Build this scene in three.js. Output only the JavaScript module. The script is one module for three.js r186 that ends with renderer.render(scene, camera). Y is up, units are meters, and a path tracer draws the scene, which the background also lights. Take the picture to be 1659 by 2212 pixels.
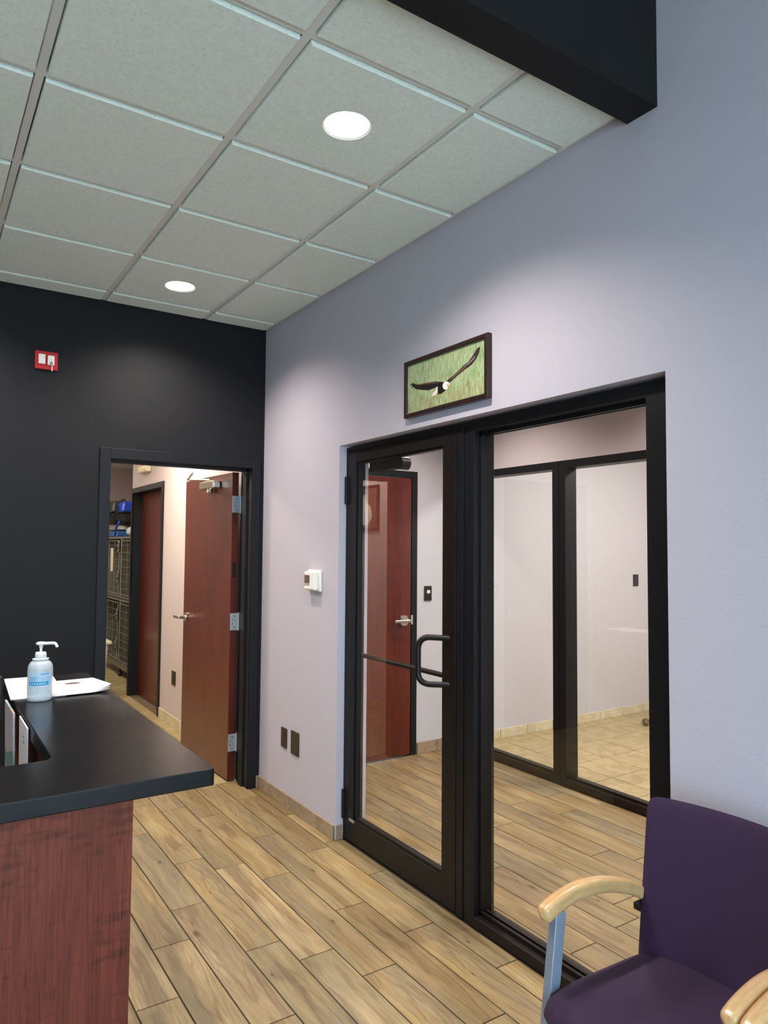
import * as THREE from 'three';
import { RoundedBoxGeometry } from 'three/addons/geometries/RoundedBoxGeometry.js';
import { mergeGeometries } from 'three/addons/utils/BufferGeometryUtils.js';
import { RectAreaLightUniformsLib } from 'three/addons/lights/RectAreaLightUniformsLib.js';

// ───────────────────────── camera, sky, exposure ─────────────────────────
const scene = new THREE.Scene();
const camera = new THREE.PerspectiveCamera(71.389, 1659 / 2212, 0.05, 100);
camera.position.set(-1.9316, 1.5577, 4.3836);
camera.rotation.set(0.0504, -0.5831, 0.0078, 'YXZ');
scene.background = new THREE.Color(0.65, 0.89, 1.10).multiplyScalar(8.6);      // bright overcast sky, seen by the room through its shop window
const renderer = new THREE.WebGLRenderer({ antialias: true });
renderer.toneMapping = THREE.LinearToneMapping;
renderer.toneMappingExposure = 1.0;
renderer.shadowMap.enabled = true;
RectAreaLightUniformsLib.init();

// ───────────────────────── helpers ─────────────────────────
let seed = 7;
const rnd = () => { seed = (seed + 0x6d2b79f5) | 0; let t = Math.imul(seed ^ (seed >>> 15), 1 | seed); t = (t + Math.imul(t ^ (t >>> 7), 61 | t)) ^ t; return ((t ^ (t >>> 14)) >>> 0) / 4294967296; };
const rr = (a, b) => a + (b - a) * rnd();
const clamp = (x, a, b) => Math.min(b, Math.max(a, x)), mixn = (a, b, t) => a + (b - a) * t;
const sstep = (a, b, x) => { const t = clamp((x - a) / (b - a), 0, 1); return t * t * (3 - 2 * t); };
const hash = (x, y, s) => { let h = Math.imul(x, 374761393) ^ Math.imul(y, 668265263) ^ Math.imul(s, 2147483647 - 5); h = Math.imul(h ^ (h >>> 13), 1274126177); return ((h ^ (h >>> 16)) >>> 0) / 4294967296; };
function noise(x, y, s = 0, px = 0, py = 0) {
  const ix = Math.floor(x), iy = Math.floor(y), fx = x - ix, fy = y - iy, u = fx * fx * (3 - 2 * fx), v = fy * fy * (3 - 2 * fy);
  const m = (a, n) => (n ? ((a % n) + n) % n : a);
  const h = (a, b) => hash(m(a, px), m(b, py), s);
  return mixn(mixn(h(ix, iy), h(ix + 1, iy), u), mixn(h(ix, iy + 1), h(ix + 1, iy + 1), u), v);
}
function fbm(x, y, s, oct = 4, px = 0, py = 0) { let a = 0, w = 0.5, f = 1; for (let i = 0; i < oct; i++, w *= 0.5, f *= 2) a += w * noise(x * f, y * f, s + i * 17, px * f, py * f); return a / (1 - Math.pow(0.5, oct)); }
function tex(w, h, fn, { srgb = true, repeat = true } = {}) {
  const d = new Uint8Array(w * h * 4);
  for (let y = 0; y < h; y++) for (let x = 0; x < w; x++) { const c = fn(x / w, y / h), o = (y * w + x) * 4; d[o] = clamp(c[0], 0, 255); d[o + 1] = clamp(c[1], 0, 255); d[o + 2] = clamp(c[2], 0, 255); d[o + 3] = 255; }
  const t = new THREE.DataTexture(d, w, h); t.magFilter = THREE.LinearFilter; t.minFilter = THREE.LinearFilter;
  if (repeat) t.wrapS = t.wrapT = THREE.RepeatWrapping;
  if (srgb) t.colorSpace = THREE.SRGBColorSpace;
  t.needsUpdate = true; return t;
}
function canvasTex(w, h, draw) {
  const c = document.createElement('canvas'); c.width = w; c.height = h; draw(c.getContext('2d'), w, h);
  const t = new THREE.CanvasTexture(c); t.colorSpace = THREE.SRGBColorSpace; return t;
}
const mix3 = (a, b, t) => [mixn(a[0], b[0], t), mixn(a[1], b[1], t), mixn(a[2], b[2], t)];
const M = (o) => new THREE.MeshPhysicalMaterial(o);
const P = (hex, roughness = 0.6, more = {}) => M({ color: hex, roughness, ...more });
// geometry: everything structural is baked in world metres
const box = (x0, x1, y0, y1, z0, z1) => new THREE.BoxGeometry(x1 - x0, y1 - y0, z1 - z0).translate((x0 + x1) / 2, (y0 + y1) / 2, (z0 + z1) / 2);
const rbox = (x0, x1, y0, y1, z0, z1, r = 0.003, seg = 2) => new RoundedBoxGeometry(x1 - x0, y1 - y0, z1 - z0, seg, Math.min(r, (x1 - x0) / 2.01, (y1 - y0) / 2.01, (z1 - z0) / 2.01)).translate((x0 + x1) / 2, (y0 + y1) / 2, (z0 + z1) / 2);
function uvm(g, s = 1) {          // uv in metres by the way a face points
  if (g.index) g = g.toNonIndexed();
  const p = g.attributes.position, n = g.attributes.normal, uv = new Float32Array(p.count * 2);
  for (let i = 0; i < p.count; i++) {
    const ax = Math.abs(n.getX(i)), ay = Math.abs(n.getY(i)), az = Math.abs(n.getZ(i));
    const [u, v] = ax >= ay && ax >= az ? [p.getZ(i), p.getY(i)] : ay >= az ? [p.getX(i), p.getZ(i)] : [p.getX(i), p.getY(i)];
    uv[2 * i] = u * s; uv[2 * i + 1] = v * s;
  }
  g.setAttribute('uv', new THREE.BufferAttribute(uv, 2)); return g;
}
const merge = (list) => mergeGeometries(list.map((g) => { const k = g.index ? g.toNonIndexed() : g; for (const n of Object.keys(k.attributes)) if (!['position', 'normal', 'uv'].includes(n)) k.deleteAttribute(n); return k; }));
function rectShape(x0, x1, y0, y1, holes = []) {                // a doorway (hole reaching below y0) becomes a notch in the outline
  const pts = [[x0, y0]];
  for (const [a, b, c, d] of holes.filter((h) => h[2] < y0).sort((p, q) => p[0] - q[0])) pts.push([a, y0], [a, d], [b, d], [b, y0]);
  pts.push([x1, y0], [x1, y1], [x0, y1]);
  const s = new THREE.Shape(pts.map((p) => new THREE.Vector2(...p)));
  for (const [a, b, c, d] of holes.filter((h) => h[2] >= y0)) s.holes.push(new THREE.Path([[a, c], [a, d], [b, d], [b, c]].map((p) => new THREE.Vector2(...p))));
  return s;
}
const wallZ = (z0, z1, x0, x1, y0, y1, holes) => uvm(new THREE.ExtrudeGeometry(rectShape(x0, x1, y0, y1, holes), { depth: z1 - z0, bevelEnabled: false }).translate(0, 0, z0));
const wallX = (x0, x1, z0, z1, y0, y1, holes) => uvm(new THREE.ExtrudeGeometry(rectShape(z0, z1, y0, y1, holes), { depth: x1 - x0, bevelEnabled: false }).rotateY(-Math.PI / 2).translate(x1, 0, 0));
const tube = (pts, r, seg = 24, rad = 10, closed = false) => new THREE.TubeGeometry(new THREE.CatmullRomCurve3(pts.map((p) => new THREE.Vector3(...p)), closed, 'catmullrom', 0.3), seg, r, rad, closed);
function bend(pts, r) {                                           // polyline with rounded corners
  const V = pts.map((p) => new THREE.Vector3(...p)), out = [V[0]];
  for (let i = 1; i < V.length - 1; i++) { const a = V[i - 1].clone().sub(V[i]).setLength(r).add(V[i]), b = V[i + 1].clone().sub(V[i]).setLength(r).add(V[i]), c = new THREE.QuadraticBezierCurve3(a, V[i], b); out.push(...c.getPoints(6)); }
  out.push(V[V.length - 1]); return out.map((v) => v.toArray());
}
const rod = (a, b, r, n = 10) => { const A = new THREE.Vector3(...a), B = new THREE.Vector3(...b), d = B.clone().sub(A); return new THREE.CylinderGeometry(r, r, d.length(), n).applyQuaternion(new THREE.Quaternion().setFromUnitVectors(new THREE.Vector3(0, 1, 0), d.normalize())).translate((a[0] + b[0]) / 2, (a[1] + b[1]) / 2, (a[2] + b[2]) / 2); };
const lathe = (pts, n = 32) => new THREE.LatheGeometry(pts.map((p) => new THREE.Vector2(...p)), n);
// scene graph
const used = new Map();
function numbered(n) { const k = used.get(n) ?? 0; used.set(n, k + 1); return k ? n + '_' + String(k).padStart(3, '0') : n; }
function tag(o, label, category, group, kind) { o.userData.label = label; o.userData.category = category; if (group) o.userData.group = group; if (kind) o.userData.kind = kind; return o; }
const shadow = (o) => { o.castShadow = o.receiveShadow = true; return o; };
function thing(name, label, category, pos = [0, 0, 0], { turn = 0, group, kind } = {}) { const o = new THREE.Group(); o.name = numbered(name); o.position.set(...pos); o.rotation.y = turn; scene.add(o); return tag(o, label, category, group, kind); }
function part(parent, name, geo, mat, label) { const m = shadow(new THREE.Mesh(geo, mat)); m.name = name; parent.add(m); if (label) m.userData.label = label; return m; }
function solo(name, geo, mat, label, category, group, kind) { const m = shadow(new THREE.Mesh(geo, mat)); m.name = numbered(name); scene.add(m); return tag(m, label, category, group, kind); }
const structure = (name, geo, mat, label, category) => solo(name, geo, mat, label, category, undefined, 'structure');
const shell = (name, label, category) => thing(name, label, category, [0, 0, 0], { kind: 'structure' });

// ───────────────────────── materials ─────────────────────────
const bumpWall = tex(256, 256, (u, v) => { const n = 255 * fbm(u * 64, v * 64, 3, 3, 64, 64); return [n, n, n]; }, { srgb: false });
bumpWall.repeat.set(2.5, 2.5);
const paint = (hex, roughness = 0.75, bump = 0.0004) => M({ color: hex, roughness, bumpMap: bumpWall, bumpScale: bump });
const lilac = paint('#bbb6c0', 0.7), charcoal = M({ color: '#19191b', roughness: 0.6, specularIntensity: 0.4, bumpMap: bumpWall, bumpScale: 0.0003 }), pinkish = paint('#c6bcbd', 0.75), paleLilac = paint('#c5c4c9', 0.75), whitePaint = paint('#dcdcd8', 0.85);
const blackFrame = P('#101114', 0.45, { specularIntensity: 0.6 }), blackSteel = P('#111317', 0.5, { specularIntensity: 0.6 }), bronze = P('#14100f', 0.42, { specularIntensity: 0.6 });
const steel = P('#c3c8cb', 0.36, { metalness: 0.6 }), nickel = P('#cfc8ba', 0.22, { metalness: 1 }), alum = P('#a3b2c2', 0.38, { metalness: 0.55 });
const plasticWhite = P('#ece9e2', 0.42), plasticCream = P('#d8cfb6', 0.5), plasticBlack = P('#141414', 0.45), plasticBrown = P('#2a1d18', 0.4);
const glass = M({ color: '#ffffff', roughness: 0.0, transmission: 1, thickness: 0, ior: 1.72, specularIntensity: 1 });
// wood-look porcelain planks
function plankTex(k) {
  const s = 100 + k * 31, TW = 1024, THt = 176;
  const A = [[184, 155, 112], [172, 148, 111], [180, 151, 107], [168, 147, 114], [190, 165, 125], [176, 147, 104]][k % 6], B = [[156, 126, 87], [147, 125, 93], [157, 127, 84], [141, 121, 93], [166, 140, 102], [150, 121, 83]][k % 6], pale = [204, 184, 150], grey = [146, 131, 107], dark = [96, 70, 46];
  const knots = []; for (let i = 0; i < (k % 3 === 0 ? 1 : 0) + (k % 4 === 1 ? 1 : 0); i++) knots.push([0.6 + hash(k, i, 5) * 4.8, 0.15 + 0.7 * hash(k, i, 9), 0.04 + 0.05 * hash(k, i, 12)]);
  // single grain strokes: pores and fine checks running along the plank
  const line = new Float32Array(TW * THt); let q = s * 7919; const r = () => { q = (Math.imul(q, 1664525) + 1013904223) >>> 0; return q / 4294967296; };
  for (let i = 0; i < 260; i++) { let x = r() * TW, y = r() * THt; const L = 20 + r() * r() * 260, w = (0.08 + 0.3 * r() * r()), drift = (r() - 0.5) * 0.06, ph = r() * 6; for (let t = 0; t < L; t++) { const yy = Math.round(y + Math.sin(t * 0.02 + ph) * 1.6), xx = Math.round(x + t); if (xx < TW && yy >= 0 && yy < THt) { const o = yy * TW + xx; line[o] = Math.max(line[o], w * Math.sin(Math.PI * t / L)); } y += drift; } }
  const arch = k % 2, ax = hash(k, 3, 4) * 6;
  return tex(TW, THt, (u, v) => {
    const x = u * 6, y = v; let warp = (fbm(x * 0.3, y * 1.2, s, 3) - 0.5) * 0.3, kn = 0, ring = 0;
    for (const [kx, ky, kr] of knots) { const dx = (x - kx) * 0.36, dy = y - ky, d = Math.hypot(dx, dy) * (0.8 + 0.4 * noise(x * 4, y * 8, s + 9)); kn = Math.max(kn, 1 - sstep(kr * 0.2, kr, d)); const w = Math.exp(-d * d / (kr * kr * 7)); ring = Math.max(ring, w); warp += w * 0.1 * Math.sign(dy); }
    const g = fbm(x * 0.28, (y + warp) * 8, s + 1, 4), fine = fbm(x * 2.5, (y + warp * 0.6) * 80, s + 2, 3), big = fbm(x * 0.3 + 3, (y + warp) * 2.6, s + 4, 4);
    const cath = 0.5 + 0.5 * Math.sin((y - 0.5) * (y - 0.5) * 70 * arch + (y + warp) * 30 * (1 - arch) + (x - ax) * 3.2 * arch + fbm(x * 0.6, y * 3, s + 3, 3) * 9);
    let c = mix3(A, B, clamp(0.5 + (g - 0.5) * 1.9, 0, 1));
    c = mix3(c, pale, 0.36 * sstep(0.5, 0.72, big));
    c = mix3(c, grey, 0.6 * sstep(0.48, 0.68, fbm(x * 0.2 + 9, (y + warp) * 1.6, s + 5, 4)));
    c = mix3(c, dark, 0.34 * sstep(0.56, 0.74, fbm(x * 0.5 + 21, (y + warp) * 3.4, s + 6, 4)));
    c = mix3(c, dark, 0.26 * sstep(0.72, 1, cath) * sstep(0.46, 0.58, fbm(x * 0.35, y * 2, s + 7, 3)) + 0.75 * kn + 0.16 * ring);
    c = mix3(c, dark, line[Math.min(THt - 1, Math.floor(v * THt)) * TW + Math.min(TW - 1, Math.floor(u * TW))]);
    const f = 1 + (fine - 0.5) * 0.26 + 0.1 * (noise(u * 800, v * 110, s + 8) - 0.5);
    return [c[0] * f, c[1] * f, c[2] * f];
  }, { repeat: false });
}
const plankMats = Array.from({ length: 12 }, (_, k) => { const map = plankTex(k); return M({ map, color: ['#d2d6ca', '#c2c6bb', '#d4d5c6', '#c8ccc2', '#d8d8cb'][k % 5], roughness: 0.5, bumpMap: map, bumpScale: 0.0006 }); });
function stoneTex(k, A, B, C) {
  const s = 900 + k * 13;
  return tex(256, 256, (u, v) => { const x = u * 4, y = v * 4, w = fbm(x, y, s, 3) * 2, n = fbm(x * 1.2 + w, y * 1.2 - w, s + 1, 5); let c = mix3(A, B, sstep(0.35, 0.65, n)); c = mix3(c, C, 0.5 * sstep(0.58, 0.7, fbm(x * 2 + w * 2, y * 5, s + 2, 4))); const f = 1 + 0.1 * (noise(u * 128, v * 128, s + 3) - 0.5); return c.map((q) => q * f); });
}
const creamTiles = [0, 1, 2, 3].map((k) => M({ map: stoneTex(k, [198, 180, 140], [182, 162, 122], [208, 194, 160]), color: '#dcdcd2', roughness: 0.42 }));
const slateTiles = [4, 5, 6].map((k) => M({ map: stoneTex(k, [158, 138, 112], [140, 122, 100], [172, 154, 126]), roughness: 0.55 }));
const paleTiles = [7, 8, 9].map((k) => M({ map: stoneTex(k, [214, 206, 178], [200, 190, 158], [222, 216, 194]), roughness: 0.45 }));
const grout = P('#281d13', 0.9), groutTile = P('#66533a', 0.9);
// stained veneer, grain upright
function veneerTex(s, A, B, C, cross) {
  return tex(512, 1024, (u, v) => {
    const w = fbm(u * 3, v * 2, s, 3, 3, 2), g = fbm(u * 22 + w * 5, v * 2, s + 1, 4, 22, 2), f = fbm(u * 150, v * 10, s + 2, 3, 150, 10), pore = sstep(0.62, 0.8, fbm(u * 200, v * 26, s + 5, 2, 200, 26)), x = fbm(u * 12, v * 90, s + 3, 2, 12, 90) * 0.5 + 0.5 * fbm(u * 4, v * 7, s + 9, 3, 4, 7), big = fbm(u * 4, v * 3, s + 4, 4, 4, 3);
    let c = mix3(A, B, clamp(0.5 + (g - 0.5) * 1.1 + (big - 0.5) * 0.6, 0, 1)); c = mix3(c, C, cross * sstep(0.5, 0.66, x) + 0.35 * pore);
    const k = 1 + (f - 0.5) * 0.3; return c.map((q) => q * k);
  });
}
const veneer = veneerTex(300, [122, 58, 38], [96, 42, 28], [70, 30, 22], 0.12), laminateTex = veneerTex(340, [120, 64, 48], [98, 48, 37], [66, 32, 27], 0.36);
const doorWood = M({ map: veneer, color: '#d2a08a', roughness: 0.36, specularIntensity: 0.9, clearcoat: 0.35, clearcoatRoughness: 0.22 });
laminateTex.repeat.set(2, 1);
const laminate = M({ map: laminateTex, color: '#f2e0d6', roughness: 0.5, specularIntensity: 0.4 });
const edgeWood = M({ map: veneer, color: '#c9a090', roughness: 0.4 });
// mineral-fibre ceiling tiles
function fissureTex(s) {
  const n = 512, dot = new Float32Array(n * n); let q = s; const r = () => { q = (Math.imul(q, 1664525) + 1013904223) >>> 0; return q / 4294967296; };
  for (let i = 0; i < 620; i++) { let x = r() * n, y = r() * n, a = r() * 6.28; const L = 1 + r() * 4, w = 0.2 + 0.55 * r(); for (let k = 0; k < L; k++) { const o = (Math.floor(y + n) % n) * n + (Math.floor(x + n) % n); dot[o] = Math.max(dot[o], w); x += Math.cos(a); y += Math.sin(a); a += (r() - 0.5) * 0.8; } }
  return tex(n, n, (u, v) => { const d = dot[Math.floor(v * n) * n + Math.floor(u * n)], b = 1 + 0.05 * (fbm(u * 60, v * 60, s, 2) - 0.5); return [mixn(230, 122, d) * b, mixn(238, 124, d) * b, mixn(229, 112, d) * b]; });
}
const fibre = [1, 2, 3].map((k) => M({ map: fissureTex(k * 991), roughness: 0.95 }));
const gridWhite = P('#dcdcd6', 0.55);
const fabric = (hex) => { const t = tex(256, 256, (u, v) => { const n = 255 * (0.5 + 0.25 * Math.sin(u * 402) + 0.25 * Math.sin(v * 402)) * (0.7 + 0.3 * noise(u * 128, v * 128, 4, 128, 128)); return [n, n, n]; }, { srgb: false }); t.repeat.set(8, 8); return M({ color: hex, roughness: 0.92, bumpMap: t, bumpScale: 0.0005, sheen: 0.15, sheenColor: new THREE.Color('#6a5578'), sheenRoughness: 0.6 }); };
const purple = fabric('#2f1835');
const maple = M({ map: tex(512, 128, (u, v) => { const g = fbm(u * 4, v * 30, 71, 4), f = fbm(u * 30, v * 90, 72, 2); return mix3([214, 176, 124], [192, 148, 96], g).map((q) => q * (0.95 + 0.1 * f)); }), roughness: 0.32, clearcoat: 0.4, clearcoatRoughness: 0.2 });

// ───────────────────────── room shell ─────────────────────────
const H = 3.006, HN = 3.75, T = 0.188, OY = 2.114, O0 = 1.008, O1 = 3.036;      // ceilings, lilac wall thickness, storefront opening
const DX0 = -1.036, DX1 = -0.029, DY = 2.135;                                  // doorway in the charcoal wall
structure('wall_back', wallZ(-0.085, 0, -4.6, 0, 0, H + 0.2, [[DX0 + 0.03, DX1 - 0.03, -0.01, DY - 0.03]]), charcoal, 'matt charcoal wall with a doorway and a red alarm plate', 'wall');
structure('wall_corridor', wallZ(-0.17, -0.085, -4.6, 0.0, 0, 3.2, [[DX0 + 0.03, DX1 - 0.03, -0.01, DY - 0.03]]), pinkish, 'pale wall on the corridor side of the charcoal wall', 'wall');
structure('wall_right', wallX(0, T, 0, 6.3, 0, HN, [[O0, O1, -0.01, OY]]), lilac, 'long lilac wall holding the glass door and the side window', 'wall');
structure('wall_left', wallX(-4.75, -4.6, -0.17, 6.3, 0, HN), lilac, 'lilac wall behind the reception desk', 'wall');
// shop front behind the camera: low wall, posts and lintel round three big panes
structure('wall_front', wallZ(6.3, 6.5, -4.75, T, 0, HN, [[-4.3, -0.35, 0.1, 2.8]]), lilac, 'shop front wall round the big window', 'wall');
const w3 = shell('window_3', 'wide shop window in black frames facing the street', 'window');
part(w3, 'frame', merge([box(-4.3, -0.35, 0.1, 0.16, 6.34, 6.44), box(-4.3, -0.35, 2.74, 2.8, 6.34, 6.44), ...[-4.3, -3.0, -1.7, -0.41].map((x) => box(x, x + 0.06, 0.16, 2.74, 6.34, 6.44))]), blackFrame);
for (const x of [-4.24, -2.94, -1.64]) part(w3, 'pane', new THREE.PlaneGeometry(1.24 - (x === -1.64 ? 0.01 : 0), 2.58).translate(x + 0.62, 1.45, 6.39), glass);
structure('ground', box(-30, 30, -0.3, -0.14, 6.5, 60), P('#e0dfd6', 0.95), 'pale concrete pavement outside the shop window', 'pavement');
// floors
const slab = shell('floor', 'wood-look plank tile floor of the lobby and the glazed entry', 'floor');
part(slab, 'grout_bed', box(-4.75, 1.76, -0.12, -0.0028, -0.2, 6.5), grout);
function slabPiece(x0, x1, z0, z1, gap, top, bot, uvs) {      // a low tile with chamfered rim
  const c = 0.0012, a = [x0 + gap, x1 - gap, z0 + gap, z1 - gap], pos = [], uv = [], idx = [];
  const ring = (i, y) => [[a[0] + i, y, a[2] + i], [a[1] - i, y, a[2] + i], [a[1] - i, y, a[3] - i], [a[0] + i, y, a[3] - i]];
  const push = (p) => { pos.push(...p); const fu = (p[0] - x0) / (x1 - x0), fv = (p[2] - z0) / (z1 - z0); uv.push(...uvs(fu, fv)); return pos.length / 3 - 1; };
  const quad = (p, q, r, s) => { const k = [p, q, r, s].map(push); idx.push(k[0], k[2], k[1], k[0], k[3], k[2]); };
  const t = ring(c, top), m = ring(0, top - c), b = ring(0, bot);
  quad(t[0], t[1], t[2], t[3]);
  for (let i = 0; i < 4; i++) { const j = (i + 1) % 4; quad(m[i], m[j], t[j], t[i]); quad(b[i], b[j], m[j], m[i]); }
  const g = new THREE.BufferGeometry(); g.setAttribute('position', new THREE.Float32BufferAttribute(pos, 3)); g.setAttribute('uv', new THREE.Float32BufferAttribute(uv, 2)); g.setIndex(idx);
  const n = g.toNonIndexed(); n.computeVertexNormals(); return n;
}
let plankCount = 0;
function plank(x0, x1, z0, z1, L, zs) {                        // L whole length, zs where the whole plank starts
  const flip = rnd() < 0.5, mirror = rnd() < 0.5, k = Math.floor(rnd() * plankMats.length);
  part(slab, plankCount ? 'plank_' + String(plankCount).padStart(3, '0') : 'plank', slabPiece(x0, x1, z0, z1, 0.0023, 0.0, -0.0026, (fu, fv) => { let a = (z0 + fv * (z1 - z0) - zs) / L, b = fu * (x1 - x0) / 0.15; if (flip) a = 1 - a; if (mirror) b = 1 - b; return [clamp(a, 0.002, 0.998), clamp(b, 0.01, 0.99)]; }), plankMats[k]);
  plankCount++;
}
function plankRow(x0, x1, joint, za, zb) {
  const L = 0.8965; let z = joint - L * Math.ceil((joint - za) / L);
  for (; z < zb - 0.01; z += L) { const a = Math.max(z, za), b = Math.min(z + L, zb); if (b - a > 0.02) plank(x0, x1, a, b, L, z); }
}
const joints = [1.443, 0.162, 0.755, 0.32, 0.106, 0.84, 0.378, 0.636, 0.975, 0.2, 0.55, 0.83];
plankRow(-0.066, -0.001, joints[0], 0.012, O0); plankRow(-0.066, 0.042, 1.443, O0, O1); plankRow(-0.066, -0.001, joints[0], O1, 6.3);
for (let k = 0; k < 12; k++) { const x1 = -0.066 - 0.1488 * k, x0 = x1 - 0.1488, door = x1 < DX1 && x0 > DX0 + 0.02; plankRow(x0, Math.min(x1, 0), joints[k + 1 < 12 ? k + 1 : 0], door ? -0.185 : 0.012, 6.3); }
for (let k = 12; k < 31; k++) { const x1 = -0.066 - 0.1488 * k, x0 = Math.max(x1 - 0.1488, -4.6); if (x1 - x0 > 0.02) plankRow(x0, x1, joints[k % 12] + 0.11 * (k % 5), 0.012, 6.3); }
const vj = [1.95, 1.527, 1.717, 0.6, 1.364, 0.434, 1.875, 0.238, 1.387, 1.137, 0.855];      // the glazed entry
vj.forEach((j, k) => { const x0 = 0.086 + 0.1515 * k; plankRow(Math.max(x0, k ? 0 : 0.162), Math.min(x0 + 0.1515, 1.695), k === 7 ? 1.13 : j, -0.05, 3.3); });
const tiled = shell('floor_001', 'cream stone tile floor of the corridor and the room beyond', 'floor');
part(tiled, 'grout_bed', merge([box(-1.9, 1.0, -0.12, -0.0032, -7.2, -0.2), box(1.76, 4.8, -0.12, -0.0032, -0.2, 3.4)]), groutTile);
let tileCount = 0;
function tileFloor(xa, xb, za, zb, ox, oz, s = 0.3465) {
  for (let i = Math.floor((xa - ox) / s); ox + i * s < xb - 0.005; i++) for (let j = Math.floor((za - oz) / s); oz + j * s < zb - 0.005; j++) {
    const x0 = Math.max(xa, ox + i * s), x1 = Math.min(xb, ox + (i + 1) * s), z0 = Math.max(za, oz + j * s), z1 = Math.min(zb, oz + (j + 1) * s); if (x1 - x0 < 0.01 || z1 - z0 < 0.01) continue;
    const q = Math.floor(rnd() * 4), o = rnd(); part(tiled, 'tile_' + String(++tileCount).padStart(3, '0'), slabPiece(x0, x1, z0, z1, 0.0028, 0, -0.003, (fu, fv) => { const a = fu * (x1 - x0) / s * 0.9, b = fv * (z1 - z0) / s * 0.9; return q & 1 ? [a + o, b] : [b, a + o]; }), creamTiles[q]);
  }
}
tileFloor(-1.7, 0.0, -3.41, -0.188, -0.09, -0.188 - 0.3465 * 8 + 0.09); tileFloor(-1.7, 0.9, -7.0, -3.41, -0.09, -0.188 - 0.3465 * 8 + 0.09);
tileFloor(1.8, 4.7, -0.06, 3.3, 2.117, 0.07);
// walls of the glazed entry, the room beyond it and the corridor
structure('wall_entry', wallZ(-0.2, -0.06, T, 4.8, 0, 2.9, [[0.31, 1.27, -0.01, 2.11]]), paleLilac, 'pale lilac end wall with a red-brown door, running on behind the inner window', 'wall');
structure('wall_inner', wallX(1.7, 1.8, -0.06, 3.4, 0, 2.9, [[-0.05, 3.3, -0.01, 2.155]]), pinkish, 'pale lilac wall above the inner window', 'wall');
structure('wall_entry_001', wallZ(3.3, 3.4, T, 4.8, 0, 2.9), pinkish, 'near wall closing the glazed entry', 'wall');
structure('wall_far', wallX(4.7, 4.8, -0.06, 3.4, 0, 2.9), pinkish, 'far side wall of the tiled room', 'wall');
structure('wall_hall_right', wallX(0.0, 0.12, -3.41, -0.17, 0, 2.9, [[-3.36, -2.27, -0.01, 2.13]]), pinkish, 'pale corridor wall with the inner door', 'wall');
structure('wall_hall_return', wallZ(-3.41, -3.29, 0.12, 1.0, 0, 2.9), pinkish, 'short return wall beside the cages', 'wall');
structure('wall_hall_left', wallX(-1.85, -1.71, -7.1, -0.17, 0, 2.9), pinkish, 'pale corridor wall with a framed bird picture', 'wall');
structure('wall_hall_end', wallZ(-7.1, -7.0, -1.85, 1.0, 0, 2.9), pinkish, 'end wall of the corridor', 'wall');
structure('wall_hall_niche', wallX(0.9, 1.0, -7.1, -3.41, 0, 2.9), pinkish, 'wall behind the animal cages', 'wall');
const entryCeil = rectShape(T, 4.8, -3.4, 0.2); for (const z of [0.75, 2.2]) { const h = new THREE.Path(); h.absarc(0.95, -z, 0.083, 0, Math.PI * 2, true); entryCeil.holes.push(h); }
structure('ceiling_entry', uvm(new THREE.ExtrudeGeometry(entryCeil, { depth: 0.1, bevelEnabled: false, curveSegments: 24 }).rotateX(-Math.PI / 2).translate(0, 2.9, 0)), whitePaint, 'plain ceiling of the glazed entry and tiled room', 'ceiling');
structure('ceiling_corridor', box(-1.85, 1.0, 2.75, 2.9, -7.1, -0.17), whitePaint, 'plain ceiling of the corridor', 'ceiling');
structure('ceiling_front', box(-4.75, T, HN, HN + 0.12, 2.904, 6.5), whitePaint, 'higher ceiling in front of the dark bulkhead', 'ceiling');
structure('wall_bulkhead', uvm(rbox(-4.6, -0.0005, 2.968, HN, 2.904, 3.02, 0.002)), charcoal, 'charcoal bulkhead hanging from the ceiling at the lilac wall', 'bulkhead');
structure('ceiling_slab', box(-4.75, T, H + 0.2, H + 0.3, -0.17, 2.904), whitePaint, 'slab above the suspended ceiling', 'ceiling');

// suspended ceiling: tee bars, drop-edge tiles
const ceil = shell('ceiling', 'suspended ceiling of white speckled tiles in a grey grid', 'ceiling');
const S = 0.6096, MX = [-0.4345, -1.0441, -1.6537, -2.2633, -2.8729, -3.4825, -4.0921], CZ = [0.1935, 0.8031, 1.4127, 2.0223, 2.6319];
const yb = H + 0.006, bar = 0.0125;
for (const x of MX) part(ceil, 'main_runner', box(x - bar, x + bar, yb, yb + 0.03, 0.0, 2.904), gridWhite);
const xEdge = [0, ...MX, -4.6], zEdge = [0, ...CZ, 2.904];
for (const z of CZ) for (let i = 0; i < xEdge.length - 1; i++) part(ceil, 'cross_tee', box(xEdge[i + 1] + bar, xEdge[i] - bar - (i ? 0 : -bar), yb + 0.0004, yb + 0.03, z - bar, z + bar), gridWhite);
part(ceil, 'wall_angle', box(-0.022, -0.0005, yb - 0.0006, yb + 0.001, 0, 2.904), gridWhite); part(ceil, 'wall_angle', box(-4.6, -0.0225, yb - 0.0006, yb + 0.001, 0.0005, 0.02), gridWhite);
const downlights = [[-0.7393, 0.4983], [-0.7393, 2.3271], [-1.9585, 0.4983], [-1.9585, 2.3271]];
let ct = 0;
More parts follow.
